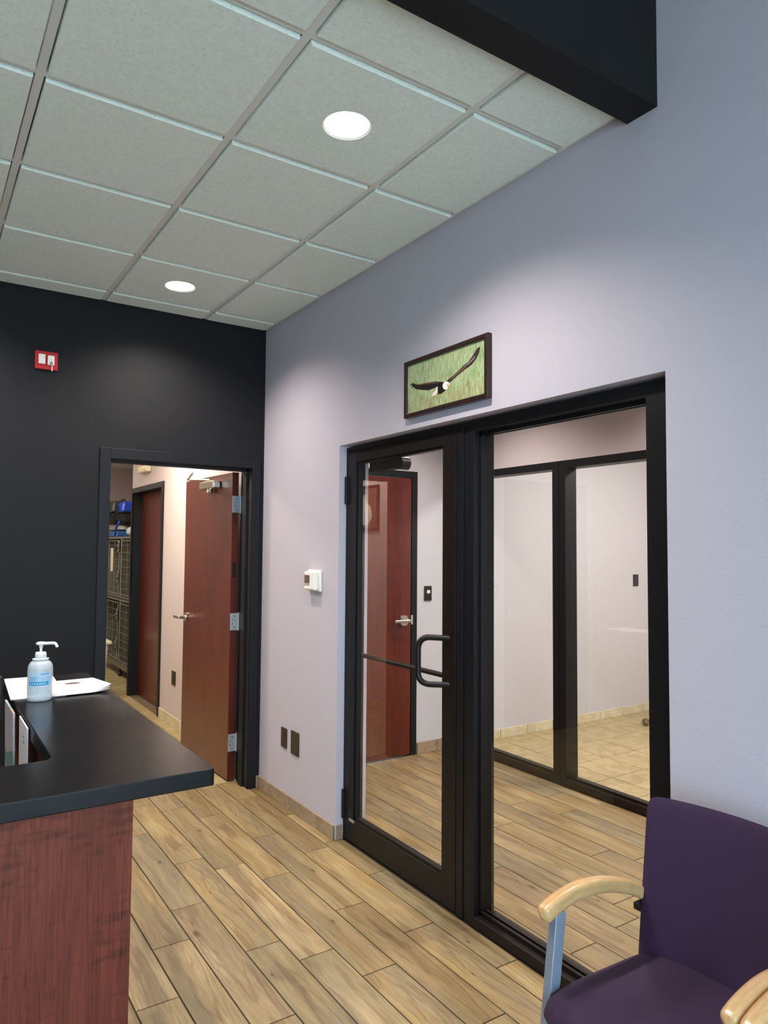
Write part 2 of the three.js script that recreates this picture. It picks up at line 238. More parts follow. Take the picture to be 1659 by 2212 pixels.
for (let i = 0; i < xEdge.length - 1; i++) for (let j = 0; j < zEdge.length - 1; j++) {
  const x1 = xEdge[i] - (i ? bar + 0.0055 : 0.024), x0 = xEdge[i + 1] + (i === xEdge.length - 2 ? 0.003 : bar + 0.0055), z0 = zEdge[j] + (j ? bar + 0.0055 : 0.022), z1 = zEdge[j + 1] - (j === zEdge.length - 2 ? 0.003 : bar + 0.0055);
  const s = rectShape(x0 + 0.003, x1 - 0.003, -z1 + 0.003, -z0 - 0.003), d = downlights.find(([x, z]) => x > x0 && x < x1 && z > z0 && z < z1);
  if (d) { const h = new THREE.Path(); h.absarc(d[0], -d[1], 0.083, 0, Math.PI * 2, true); s.holes.push(h); }
  const g = new THREE.ExtrudeGeometry(s, { depth: 0.018, bevelEnabled: true, bevelSegments: 1, bevelSize: 0.003, bevelThickness: 0.003, curveSegments: 24 }).rotateX(-Math.PI / 2).translate(0, H - 0.003, 0);
  const u = uvm(g, 1 / S); const o = rnd(), p = rnd(), a = u.attributes.uv; for (let n = 0; n < a.count; n++) a.setXY(n, a.getX(n) + o, a.getY(n) + p);
  part(ceil, 'ceiling_tile_' + String(++ct).padStart(3, '0'), u, fibre[ct % 3]);
}
// ───────────────────────── lamps ─────────────────────────
const lampGlow = M({ color: '#ffffff', emissive: new THREE.Color(1.0, 0.93, 0.86), emissiveIntensity: 16, roughness: 0.5 });
const reflector = P('#e6e4e0', 0.25, { metalness: 0.6 });
const dlNames = ['round recessed downlight in the ceiling tile near the charcoal wall and lilac wall corner', 'bright round recessed downlight in the ceiling tile near the bulkhead and lilac wall', 'round recessed downlight over the charcoal wall end of the reception desk', 'round recessed downlight above the reception counter near the bulkhead'];
function downlight(x, y, z, label, intensity, angle, penumbra, group) {
  const t = thing('downlight', label, 'downlight', [x, y, z], { group });
  part(t, 'trim_ring', lathe([[0.078, 0.004], [0.079, -0.0035], [0.094, -0.004], [0.097, 0.0], [0.0835, 0.0005], [0.0832, 0.01], [0.078, 0.004]], 40), plasticWhite);
  part(t, 'reflector', lathe([[0.078, 0.003], [0.07, 0.045], [0.062, 0.075], [0.064, 0.077], [0.072, 0.047], [0.0805, 0.004]], 40), reflector);
  part(t, 'diffuser', new THREE.CylinderGeometry(0.071, 0.071, 0.006, 40).translate(0, 0.036, 0), lampGlow);
  const l = new THREE.SpotLight(new THREE.Color(1.0, 0.885, 0.82), intensity, 0, angle, penumbra, 2); l.position.set(x, y + 0.028, z); l.target.position.set(x, 0, z); l.castShadow = true; l.shadow.radius = 3; l.name = 'downlight_lamp'; scene.add(l, l.target);
}
downlights.forEach(([x, z], i) => downlight(x, H, z, dlNames[i], 15.5, 1.2, 0.75, 'recessed ceiling downlights'));
downlight(0.95, 2.9, 0.75, 'recessed downlight in the glazed entry near its red-brown door', 18, 1.1, 0.75, 'entry downlights'); downlight(0.95, 2.9, 2.2, 'recessed downlight in the glazed entry beside the side window', 18, 1.1, 0.75, 'entry downlights');
const panelGlow = M({ color: '#ffffff', emissive: new THREE.Color(1.0, 0.9, 0.76), emissiveIntensity: 5, roughness: 0.6 });
function troffer(x, y, z, w, d, intensity, label, col = [1, 0.88, 0.72]) {
  const t = thing('ceiling_light', label, 'ceiling light', [x, y, z]);
  part(t, 'housing', merge([box(-w / 2 - 0.03, -w / 2, -0.03, 0, -d / 2 - 0.03, d / 2 + 0.03), box(w / 2, w / 2 + 0.03, -0.03, 0, -d / 2 - 0.03, d / 2 + 0.03), box(-w / 2, w / 2, -0.03, 0, -d / 2 - 0.03, -d / 2), box(-w / 2, w / 2, -0.03, 0, d / 2, d / 2 + 0.03)]), plasticWhite);
  part(t, 'diffuser', box(-w / 2, w / 2, -0.022, 0, -d / 2, d / 2), panelGlow);
  const l = new THREE.RectAreaLight(new THREE.Color(...col), intensity, w, d); l.position.set(x, y - 0.026, z); l.rotation.x = -Math.PI / 2; l.name = 'ceiling_light_lamp'; scene.add(l);
}
troffer(-0.42, 2.75, -1.45, 0.3, 0.6, 44, 'lit ceiling panel in the corridor behind the open door', [1, 0.86, 0.68]);
troffer(-1.2, 2.75, -1.5, 0.3, 0.6, 64, 'lit ceiling panel in the corridor near the framed bird picture', [1, 0.87, 0.7]);
troffer(-0.7, 2.75, -4.6, 0.6, 0.6, 24, 'lit ceiling panel in the corridor beside the cages', [1, 0.88, 0.72]);
troffer(3.1, 2.9, 1.9, 0.6, 1.2, 43, 'lit ceiling panel in the tiled room beyond the inner window', [1, 0.965, 0.9]);

// ───────────────────────── skirting tiles ─────────────────────────
function skirting(name, label, cuts, make, mats, bed) { const t = shell(name, label, 'baseboard'); part(t, 'grout_bed', bed, groutTile); for (let i = 0; i < cuts.length - 1; i++) part(t, i ? 'tile_' + String(i).padStart(3, '0') : 'tile', make(cuts[i] + 0.0022, cuts[i + 1] - 0.0022), mats[i % mats.length]); }
const SK = 0.075, sk = 0.011, uv4 = (g) => { g = uvm(g, 3); const o = rnd(), a = g.attributes.uv; for (let n = 0; n < a.count; n++) a.setXY(n, a.getX(n) + o, a.getY(n) + o * 7); return g; };
skirting('baseboard_right', 'brown stone skirting tiles along the lilac wall beside the glass door', [0.0, 0.1, 0.4, 0.703, 1.0], (a, b) => uv4(rbox(-sk, -0.001, 0, SK, a, b, 0.002)), slateTiles, box(-sk + 0.003, -0.0005, 0, SK - 0.003, 0.002, 0.998));
skirting('baseboard_jamb', 'skirting tile turning into the recess beside the glass door', [0.001, 0.043], (a, b) => uv4(rbox(a, b, 0, SK, 0.9995, 1.0078 + 0.005, 0.002)), slateTiles, box(0.004, 0.04, 0, SK - 0.003, 1.0, 1.008));
skirting('baseboard_right_001', 'brown stone skirting tiles along the lilac wall behind the chairs', [3.04, 3.34, 3.64, 3.94, 4.24, 4.54, 4.84], (a, b) => uv4(rbox(-sk, -0.001, 0, SK, a, b, 0.002)), slateTiles, box(-sk + 0.003, -0.0005, 0, SK - 0.003, 3.042, 4.838));
skirting('baseboard_back', 'skirting tiles along the charcoal wall', [-0.026, -0.0115], (a, b) => uv4(rbox(a, b, 0, SK, 0.001, sk, 0.002)), slateTiles, box(-0.025, -0.013, 0, SK - 0.003, 0.0005, sk - 0.003));
skirting('baseboard_entry', 'brown stone skirting tiles of the glazed entry', [1.31, 1.5, 1.69], (a, b) => uv4(rbox(a, b, 0, SK + 0.01, -0.059, -0.048, 0.002)), slateTiles, box(1.312, 1.688, 0, SK, -0.0595, -0.051));
skirting('baseboard_far', 'pale stone skirting tiles of the tiled room beyond the inner window', [1.86, 2.16, 2.463, 2.77, 3.08, 3.39, 3.7, 4.005, 4.31, 4.62], (a, b) => uv4(rbox(a, b, 0, SK, -0.059, -0.048, 0.002)), paleTiles, box(1.862, 4.618, 0, SK - 0.003, -0.0595, -0.051));
skirting('baseboard_hall', 'cream skirting tiles of the corridor below the outlet', [-2.25, -2.0, -1.65, -1.3, -0.95, -0.6, -0.25], (a, b) => uv4(rbox(-sk, -0.001, 0, SK + 0.015, a, b, 0.002)), paleTiles, box(-sk + 0.003, -0.0005, 0, SK + 0.01, -2.248, -0.252));
skirting('baseboard_hall_001', 'cream skirting tiles under the framed bird picture', [-4.2, -3.85, -3.5, -3.15, -2.8, -2.45, -2.1, -1.75, -1.4, -1.05, -0.7, -0.35], (a, b) => uv4(rbox(-1.709, -1.699, 0, SK + 0.015, a, b, 0.002)), paleTiles, box(-1.7095, -1.702, 0, SK + 0.01, -4.198, -0.352));

// ───────────────────────── open door in the charcoal wall ─────────────────────────
function lever(parent, x, y, z, side, dir, mat) {              // rose on a face looking along x (side = ±1), lever pointing along z (dir)
  const p = part(parent, 'lever_handle', merge([new THREE.CylinderGeometry(0.036, 0.04, 0.012, 32).rotateZ(Math.PI / 2).translate(x + side * 0.006, y, z), new THREE.CylinderGeometry(0.013, 0.015, 0.05, 16).rotateZ(Math.PI / 2).translate(x + side * 0.03, y, z), rbox(-0.011, 0.011, -0.012, 0.012, -0.012, 0.115, 0.008, 3).rotateY(dir > 0 ? 0 : Math.PI).translate(x + side * 0.052, y, z)]), mat);
  return p;
}
const d1 = shell('door_1', 'open red-brown wooden door in a black steel frame in the charcoal wall', 'door');
{
  const F = 0.062, zf = 0.012, zb = -0.182;
  for (const s of [0, 1]) {
    const o = s ? DX1 : DX0, i = s ? DX1 - 0.056 : DX0 + 0.06, a = Math.min(o, i), b = Math.max(o, i);
    part(d1, 'jamb', merge([rbox(a, b, 0, DY, 0.0008, zf, 0.002), rbox(a, b, 0, DY, zb, -0.1708, 0.002), box(s ? i : i - 0.03, s ? i + 0.03 : i, 0, DY - F, zb + 0.004, zf - 0.002), box(s ? i - 0.014 : i, s ? i : i + 0.014, 0, DY - F, -0.12, -0.06)]), blackSteel);
  }
  part(d1, 'head', merge([rbox(DX0 + 0.06, DX1 - 0.056, DY - F, DY, 0.0008, zf, 0.002), rbox(DX0 + 0.06, DX1 - 0.056, DY - F, DY, zb, -0.1708, 0.002), box(DX0 + 0.06, DX1 - 0.056, DY - F, DY - F + 0.028, zb + 0.004, zf - 0.002), box(DX0 + 0.06, DX1 - 0.056, DY - F - 0.014, DY - F, -0.12, -0.06)]), blackSteel);
  // leaf: local x runs along the leaf from the hinge, swung a little past a right angle into the corridor
  const leaf = new THREE.Group(); leaf.name = 'leaf'; leaf.position.set(-0.088, 0, -0.192); d1.add(leaf);
  const W = 0.9, TH = 0.045; leaf.rotation.y = Math.PI / 2 + 0.03;             // +x local → −z world
  const lg = (x0, x1, y0, y1, z0, z1, r) => rbox(x0, x1, y0, y1, z0, z1, r);
  part(leaf, 'panel', uvm(lg(0.003, W, 0.012, 2.062, -0.055, -0.055 + TH, 0.002)), doorWood);
  part(leaf, 'edge_band', uvm(lg(0.0, 0.003, 0.012, 2.062, -0.055, -0.055 + TH, 0.001)), edgeWood, 'scuffed hinge edge of the door');
  for (const y of [1.845, 1.055, 0.255]) {
    part(leaf, 'hinge', merge([rbox(-0.0025, 0.0005, y - 0.057, y + 0.057, -0.054, 0.002, 0.001), rod([-0.004, y - 0.061, 0.006], [-0.004, y + 0.061, 0.006], 0.007, 12), rbox(-0.02, -0.004, y - 0.057, y + 0.057, 0.006, 0.009, 0.001)]), steel, 'steel butt hinge');
    for (const [i, dy] of [-0.038, -0.013, 0.013, 0.038].entries()) part(leaf, 'screw', new THREE.CylinderGeometry(0.0045, 0.0045, 0.0012, 10).rotateZ(Math.PI / 2).translate(-0.003, y + dy, i % 3 ? -0.04 : -0.026), P('#4c5054', 0.5));
  }
  part(leaf, 'latch_plate', merge([rbox(-0.001, 0.0015, 1.35, 1.452, -0.044, -0.022, 0.001), rbox(-0.002, 0.0, 1.385, 1.42, -0.037, -0.029, 0.001)]), blackSteel, 'small dark plate let into the door edge');
  const zF = -0.055;                                             // face that looks to the lobby side
  part(leaf, 'closer', merge([rbox(0.2, 0.47, 1.965, 2.02, zF - 0.06, zF - 0.001, 0.01, 3), new THREE.CylinderGeometry(0.02, 0.024, 0.03, 20).translate(0.33, 1.955, zF - 0.03), rod([0.33, 2.03, zF - 0.03], [0.33, 2.02, zF - 0.03], 0.012, 12), rod([0.33, 2.032, zF - 0.03], [0.62, 2.05, zF - 0.09], 0.007, 8), rod([0.62, 2.05, zF - 0.09], [0.16, 2.052, zF - 0.22], 0.007, 8)]), nickel, 'silver door closer with a folded arm');
  part(leaf, 'lever_handle', merge([new THREE.CylinderGeometry(0.034, 0.036, 0.01, 28).rotateX(Math.PI / 2).translate(W - 0.07, 1.02, zF - 0.005), new THREE.CylinderGeometry(0.012, 0.014, 0.055, 14).rotateX(Math.PI / 2).translate(W - 0.07, 1.02, zF - 0.03), rbox(W - 0.08, W + 0.035, 1.008, 1.032, zF - 0.07, zF - 0.05, 0.007, 3), new THREE.CylinderGeometry(0.034, 0.036, 0.01, 28).rotateX(Math.PI / 2).translate(W - 0.07, 1.02, zF + TH + 0.005), rbox(W - 0.19, W - 0.06, 1.008, 1.032, zF + TH + 0.045, zF + TH + 0.065, 0.007, 3), new THREE.CylinderGeometry(0.012, 0.012, 0.05, 14).rotateX(Math.PI / 2).translate(W - 0.07, 1.02, zF + TH + 0.03)]), nickel, 'shiny lever handle');
}
// inner corridor door, closed, set deep in its frame
const d2 = shell('door_2', 'closed red-brown door set deep in a black frame in the corridor', 'door');
{
  const a = -3.4, b = -2.25, f = 0.05;
  part(d2, 'jamb', merge([rbox(-0.014, -0.0008, 0, 2.165, a, a + f, 0.002), box(-0.01, 0.125, 0, 2.12, a + f - 0.01, a + f)]), blackSteel);
  part(d2, 'jamb', merge([rbox(-0.014, -0.0008, 0, 2.165, b - f, b, 0.002), box(-0.01, 0.125, 0, 2.12, b - f, b - f + 0.01)]), blackSteel);
  part(d2, 'head', merge([rbox(-0.014, -0.0008, 2.11, 2.165, a + f, b - f, 0.002), box(-0.01, 0.125, 2.11, 2.12, a + f, b - f)]), blackSteel);
  part(d2, 'leaf', uvm(rbox(0.085, 0.12, 0.008, 2.108, a + f + 0.003, b - f - 0.003, 0.002)), doorWood);
}
// closed door at the end of the glazed entry
const d3 = shell('door_3', 'closed red-brown door with a silver lever at the end of the glazed entry', 'door');
{
  const a = 0.285, b = 1.3, f = 0.052, z = -0.06;
  part(d3, 'jamb', merge([rbox(a, a + f, 0, 2.145, z + 0.0008, z + 0.014, 0.002), box(a + f - 0.012, a + f, 0, 2.1, z - 0.13, z + 0.01)]), blackSteel);
  part(d3, 'jamb', merge([rbox(b - f, b, 0, 2.145, z + 0.0008, z + 0.014, 0.002), box(b - f, b - f + 0.012, 0, 2.1, z - 0.13, z + 0.01)]), blackSteel);
  part(d3, 'head', merge([rbox(a + f, b - f, 2.095, 2.145, z + 0.0008, z + 0.014, 0.002), box(a + f, b - f, 2.095, 2.105, z - 0.13, z + 0.01)]), blackSteel);
  part(d3, 'leaf', uvm(rbox(a + f + 0.003, b - f - 0.003, 0.008, 2.092, z - 0.035, z + 0.008, 0.002)), doorWood);
  const hx = 1.178, hy = 1.012, hz = z + 0.009;
  part(d3, 'lever_handle', merge([new THREE.CylinderGeometry(0.04, 0.043, 0.012, 32).rotateX(Math.PI / 2).translate(hx, hy, hz + 0.006), new THREE.CylinderGeometry(0.016, 0.02, 0.045, 18).rotateX(Math.PI / 2).translate(hx, hy, hz + 0.03), rbox(hx - 0.115, hx + 0.03, hy - 0.012, hy + 0.012, hz + 0.042, hz + 0.06, 0.008, 3)]), nickel, 'round silver rose and lever');
  part(d3, 'strike_plate', rbox(b - f - 0.004, b - f + 0.012, 0.98, 1.05, z + 0.0135, z + 0.0155, 0.001), steel);
}

// ───────────────────────── storefront: side window and glass door ─────────────────────────
const FX = 0.045, FB = 0.157;                                    // front and back of the black frame
const w1 = shell('window_1', 'tall fixed glass side window in a black frame beside the glass door', 'window');
{
  part(w1, 'jamb', rbox(FX, FB, 0.001, 2.104, O0 + 0.001, 1.027, 0.0015), blackFrame);
  part(w1, 'jamb', merge([rbox(FX, FB, 0.001, 2.104, 2.93, 3.034, 0.0015), box(FX + 0.028, FX + 0.07, 0.001, 2.06, 2.918, 2.93)]), blackFrame);
  part(w1, 'mullion', merge([rbox(FX, FB, 0.001, 2.08, 1.964, 2.006, 0.0015), rbox(FX + 0.004, FB, 0.001, 2.08, 2.008, 2.045, 0.0015), rbox(FX, FB, 0.001, 2.08, 2.047, 2.08, 0.0015), box(FX + 0.02, FB - 0.02, 0.001, 2.08, 2.0, 2.05), box(FX + 0.03, FX + 0.07, 0.04, 2.06, 2.08, 2.09)]), blackFrame);
  part(w1, 'head', merge([rbox(FX, FB, 2.0815, 2.104, 1.027, 2.93, 0.0015), rbox(FX, FB, 2.056, 2.082, 2.08, 2.93, 0.0015), box(FX + 0.03, FX + 0.042, 2.04, 2.056, 2.08, 2.93), box(FX + 0.056, FX + 0.068, 2.04, 2.056, 2.08, 2.93)]), blackFrame);
  part(w1, 'sill', merge([rbox(FX, FB, 0.001, 0.045, 2.08, 2.93, 0.0015), box(FX + 0.03, FX + 0.042, 0.045, 0.062, 2.08, 2.93), box(FX + 0.056, FX + 0.068, 0.045, 0.062, 2.08, 2.93)]), bronze);
  part(w1, 'pane', new THREE.PlaneGeometry(0.834, 2.0).rotateY(-Math.PI / 2).translate(FX + 0.049, 1.05, 2.504), glass);
}
const d4 = shell('door_4', 'black framed glass door with a bent pull handle', 'door');
{
  const a = 1.031, b = 1.96, y0 = 0.012, y1 = 2.078, x0 = FX - 0.001, x1 = FX + 0.044, st = 0.095, rail = 0.135, top = 0.07;
  part(d4, 'stile', merge([rbox(x0, x1, y0, y1, a, a + st - 0.012, 0.0015), box(x0 + 0.008, x1 - 0.008, y0 + rail - 0.02, y1 - top + 0.005, a + st - 0.012, a + st)]), blackFrame);
  part(d4, 'stile', merge([rbox(x0, x1, y0, y1, b - st, b, 0.0015)]), bronze);
  part(d4, 'top_rail', merge([rbox(x0, x1, y1 - top + 0.012, y1, a + st - 0.012, b - st, 0.0015), box(x0 + 0.008, x1 - 0.008, y1 - top, y1 - top + 0.012, a + st - 0.012, b - st)]), bronze);
  part(d4, 'bottom_rail', merge([rbox(x0, x1, y0, y0 + rail - 0.014, a + st - 0.012, b - st, 0.0015), box(x0 + 0.008, x1 - 0.008, y0 + rail - 0.014, y0 + rail, a + st - 0.012, b - st)]), bronze);
  part(d4, 'pane', new THREE.PlaneGeometry(b - a - 2 * st + 0.008, y1 - top - y0 - rail + 0.01).rotateY(-Math.PI / 2).translate((x0 + x1) / 2, (y1 - top + y0 + rail) / 2, (a + b) / 2), glass);
  part(d4, 'pull_handle', tube(bend([[x0 + 0.012, 1.163, 1.915], [-0.046, 1.166, 1.808], [-0.046, 0.958, 1.808], [x0 + 0.012, 0.961, 1.915]], 0.058), 0.0135, 90, 14), bronze, 'bent black pull handle');
  part(d4, 'push_bar', merge([rod([x1 + 0.035, 0.975, a + 0.03], [x1 + 0.035, 0.975, b - 0.03], 0.0125, 14), rod([x1, 0.975, a + 0.04], [x1 + 0.035, 0.975, a + 0.04], 0.012, 10), rod([x1, 0.975, b - 0.04], [x1 + 0.035, 0.975, b - 0.04], 0.012, 10)]), bronze, 'black push bar behind the glass');
  part(d4, 'closer', merge([rbox(x1 + 0.002, x1 + 0.055, 1.962, 2.028, 1.17, 1.43, 0.006), new THREE.CylinderGeometry(0.033, 0.033, 0.053, 24).rotateZ(Math.PI / 2).translate(x1 + 0.0285, 1.985, 1.45), rod([x1 + 0.03, 1.94, 1.29], [x1 + 0.03, 1.962, 1.29], 0.012, 10)]), plasticBlack, 'black door closer behind the glass');
  for (const y of [1.87, 0.19]) part(d4, 'hinge', merge([rod([FX - 0.008, y - 0.075, 1.024], [FX - 0.008, y + 0.075, 1.024], 0.009, 12), rbox(FX - 0.006, FX, y - 0.07, y + 0.07, 1.014, 1.05, 0.001)]), blackFrame);
  part(d4, 'maker_plate', rbox(x0 - 0.0008, x0, 0.115, 0.13, 1.075, 1.125, 0.0003), P('#9a9486', 0.4), 'small pale plate on the bottom rail');
}
const w2 = shell('window_2', 'inner glazed screen of two tall panes between the entry and the tiled room', 'window');
{
  const x0 = 1.7, x1 = 1.81;
  for (const [a, b] of [[-0.048, 0.03], [0.962, 1.078], [2.02, 2.13], [3.22, 3.298]]) part(w2, 'mullion', merge([rbox(x0, x1, 0.001, 2.153, a, (a + b) / 2 - 0.002, 0.0015), rbox(x0, x1, 0.001, 2.153, (a + b) / 2 + 0.002, b, 0.0015), box(x0 + 0.01, x1 - 0.01, 0.001, 2.15, (a + b) / 2 - 0.01, (a + b) / 2 + 0.01)]), blackFrame);
  for (const [a, b] of [[0.03, 0.962], [1.078, 2.02], [2.13, 3.22]]) {
    part(w2, 'head', rbox(x0, x1, 2.102, 2.153, a, b, 0.0015), blackFrame);
    part(w2, 'sill', merge([rbox(x0, x1, 0.001, 0.05, a, b, 0.0015), box(x0 + 0.025, x0 + 0.04, 0.05, 0.066, a, b)]), bronze);
    part(w2, 'pane', new THREE.PlaneGeometry(b - a, 2.07).rotateY(-Math.PI / 2).translate(1.755, 1.08, (a + b) / 2), glass);
  }
}

// ───────────────────────── things on the walls ─────────────────────────
const eagle = canvasTex(1024, 440, (g, w, h) => {
  g.fillStyle = '#a9ba8a'; g.fillRect(0, 0, w, h);
  let q = 5; const r = () => { q = (Math.imul(q, 1664525) + 1013904223) >>> 0; return q / 4294967296; };
  const cols = ['#b9cb9a', '#93ad76', '#d0dab2', '#85a26a', '#a3bf8a', '#c3c8a0', '#76935f', '#dfe3c8', '#5b7448', '#8a8f6a', '#4c5f3e'];
  for (let i = 0; i < 5200; i++) { const x = r() * w, y = r() * h, low = y > h * 0.72, L = 20 + r() * 60, b = (r() - 0.5) * 26; g.strokeStyle = low && r() < 0.6 ? ['#a58b5e', '#8d7a4e', '#b9a376', '#6f6a40', '#94a062', '#7a5a44'][Math.floor(r() * 6)] : cols[Math.floor(r() * cols.length)]; g.lineWidth = 0.8 + r() * 2.2; g.globalAlpha = 0.5 + 0.4 * r(); g.beginPath(); g.moveTo(x, y + L * 0.5); g.quadraticCurveTo(x + b * 0.3, y, x + b, y - L * 0.5); g.stroke(); }
  g.globalAlpha = 0.32; for (const [cx, cy, s] of [[870, 240, 60], [120, 190, 70], [600, 200, 50], [960, 120, 50]]) for (let i = 0; i < 120; i++) { g.strokeStyle = ['#7a9c62', '#8fb077', '#678a54'][i % 3]; g.lineWidth = 1.6; const x = cx + (r() + r() - 1) * s; g.beginPath(); g.moveTo(x, cy + 60 * r()); g.quadraticCurveTo(x, cy, x + (r() - 0.5) * 70, cy - 60 * r()); g.stroke(); }
  g.globalAlpha = 1;
  const poly = (pts, c) => { g.fillStyle = c; g.beginPath(); pts.forEach(([u, v], i) => (i ? g.lineTo(u * w, v * h) : g.moveTo(u * w, v * h))); g.closePath(); g.fill(); };
  poly([[0.52, 0.56], [0.6, 0.5], [0.68, 0.43], [0.745, 0.36], [0.8, 0.32], [0.86, 0.22], [0.9, 0.13], [0.938, 0.12], [0.925, 0.22], [0.89, 0.32], [0.84, 0.4], [0.76, 0.45], [0.68, 0.51], [0.58, 0.6]], '#3a2c28');
  poly([[0.6, 0.5], [0.7, 0.42], [0.78, 0.36], [0.76, 0.42], [0.66, 0.5], [0.58, 0.56]], '#6d4f47'); poly([[0.74, 0.39], [0.84, 0.3], [0.88, 0.25], [0.87, 0.3], [0.8, 0.37]], '#8a8288');
  poly([[0.5, 0.56], [0.4, 0.5], [0.3, 0.475], [0.2, 0.46], [0.13, 0.44], [0.05, 0.36], [0.07, 0.4], [0.03, 0.4], [0.075, 0.44], [0.05, 0.47], [0.1, 0.48], [0.11, 0.52], [0.2, 0.58], [0.3, 0.63], [0.38, 0.62], [0.42, 0.6], [0.46, 0.64]], '#17120f');
  poly([[0.14, 0.445], [0.3, 0.475], [0.45, 0.53], [0.42, 0.545], [0.28, 0.5], [0.15, 0.47]], '#5a3f38');
  poly([[0.5, 0.55], [0.42, 0.58], [0.4, 0.68], [0.42, 0.76], [0.47, 0.77], [0.53, 0.72], [0.55, 0.66]], '#1a1412');
  poly([[0.42, 0.6], [0.38, 0.68], [0.33, 0.76], [0.37, 0.76], [0.4, 0.77], [0.42, 0.74]], '#e9ded2'); poly([[0.4, 0.76], [0.41, 0.72], [0.42, 0.77]], '#c9702f');
  g.fillStyle = '#f2efee'; g.beginPath(); g.ellipse(0.525 * w, 0.635 * h, 0.042 * w, 0.078 * h, 0.2, 0, 7); g.fill();
  poly([[0.545, 0.63], [0.57, 0.65], [0.56, 0.7], [0.545, 0.68]], '#d9a52c'); g.fillStyle = '#3b2a18'; g.beginPath(); g.arc(0.54 * w, 0.62 * h, 4, 0, 7); g.fill();
});
function framed(name, label, w, h, dpt, fw, mat, map, frameLabel, pos, turn) {    // hangs with its back on local z = 0
  const t = thing(name, label, 'picture', pos, { turn });
  const s = rectShape(-w / 2, w / 2, 0, h, [[-w / 2 + fw, w / 2 - fw, fw, h - fw]]);
  part(t, 'frame', new THREE.ExtrudeGeometry(s, { depth: dpt - 0.006, bevelEnabled: true, bevelSize: 0.004, bevelThickness: 0.004, bevelOffset: -0.004, bevelSegments: 2 }).translate(0, 0, 0.002), mat, frameLabel);
  part(t, 'print', new THREE.BoxGeometry(w - 2 * fw + 0.006, h - 2 * fw + 0.006, 0.004).translate(0, h / 2, dpt - 0.012), M({ map, roughness: 0.35, clearcoat: 0.25, clearcoatRoughness: 0.1 }));
  return t;
}
framed('framed_picture', 'framed photo of a bald eagle flying over grass, above the glass door', 0.586, 0.267, 0.026, 0.021, P('#2b1a16', 0.32), eagle, 'dark brown frame', [-0.001, 2.165, 1.949], -Math.PI / 2);
const egret = canvasTex(512, 512, (g, w, h) => {
  const l = g.createLinearGradient(0, 0, w, 0); g.fillStyle = '#7c5a42'; g.fillRect(0, 0, w, h); g.fillStyle = '#8a9a52'; g.fillRect(w * 0.62, 0, w * 0.38, h);
  for (let i = 0; i < 400; i++) { g.strokeStyle = i % 2 ? '#6b4a36' : '#93704f'; g.globalAlpha = 0.5; g.beginPath(); const x = hash(i, 1, 3) * w * 0.66, y = hash(i, 2, 3) * h; g.moveTo(x, y); g.lineTo(x + 10, y - 30); g.stroke(); }
  g.globalAlpha = 1; g.fillStyle = '#e8e2d6'; g.beginPath(); g.moveTo(200, 470); g.bezierCurveTo(60, 420, 90, 240, 200, 200); g.bezierCurveTo(240, 170, 220, 110, 250, 90); g.bezierCurveTo(300, 80, 300, 150, 290, 200); g.bezierCurveTo(300, 330, 320, 430, 280, 480); g.fill();
  g.fillStyle = '#4a3426'; g.beginPath(); g.ellipse(262, 120, 8, 16, 0, 0, 7); g.fill();
});
framed('framed_picture', 'framed picture of a white bird on the corridor wall beyond the open door', 0.5, 0.44, 0.026, 0.022, P('#3a2118', 0.35), egret, 'brown frame', [-1.709, 1.735, -1.665], Math.PI / 2);
// alarm
{
  const t = thing('fire_alarm', 'square red fire alarm plate with white horn and strobe on the charcoal wall', 'alarm', [-1.338, 2.548, 0.001]);
  part(t, 'plate', rbox(-0.059, 0.059, 0, 0.104, 0, 0.014, 0.004), P('#b3121f', 0.4));
  part(t, 'horn_cover', merge([rbox(-0.042, -0.008, 0.028, 0.083, 0.012, 0.026, 0.003), ...[0, 1, 2, 3, 4].map((i) => rbox(-0.034, -0.016, 0.034 + i * 0.009, 0.038 + i * 0.009, 0.026, 0.0275, 0.0005))]), plasticWhite);
  const st = part(t, 'strobe_cover', rbox(0.005, 0.04, 0.026, 0.081, 0.012, 0.024, 0.004), plasticWhite);
  part(st, 'strobe_lens', new THREE.SphereGeometry(0.009, 16, 10).scale(1, 1, 0.6).translate(0.022, 0.06, 0.024), P('#f3f3dc', 0.1));
  part(st, 'sensor', new THREE.TorusGeometry(0.006, 0.0025, 8, 18).translate(0.023, 0.037, 0.0245), P('#6d5a44', 0.4));
  part(t, 'pull_tab', rbox(0.026, 0.0305, -0.008, 0.026, 0.018, 0.02, 0.0005), plasticWhite, 'short hanging white tab');
}
{ // thermostat: depth towards −x; local x→ world
  const t = thing('thermostat', 'white wall thermostat with a small grey screen', 'thermostat', [-0.001, 1.308, 0.745]);
  part(t, 'back_plate', rbox(-0.012, 0, 0, 0.122, -0.07, 0.085, 0.005, 3), plasticWhite);
  const b = part(t, 'body', rbox(-0.042, -0.011, 0.008, 0.112, -0.058, 0.06, 0.008, 3), plasticWhite);
  part(b, 'screen', rbox(-0.0435, -0.041, 0.045, 0.092, -0.05, 0.012, 0.001), P('#5c5148', 0.15)); part(b, 'button_strip', rbox(-0.0435, -0.041, 0.033, 0.043, -0.05, 0.012, 0.001), P('#9aa09c', 0.3));
}
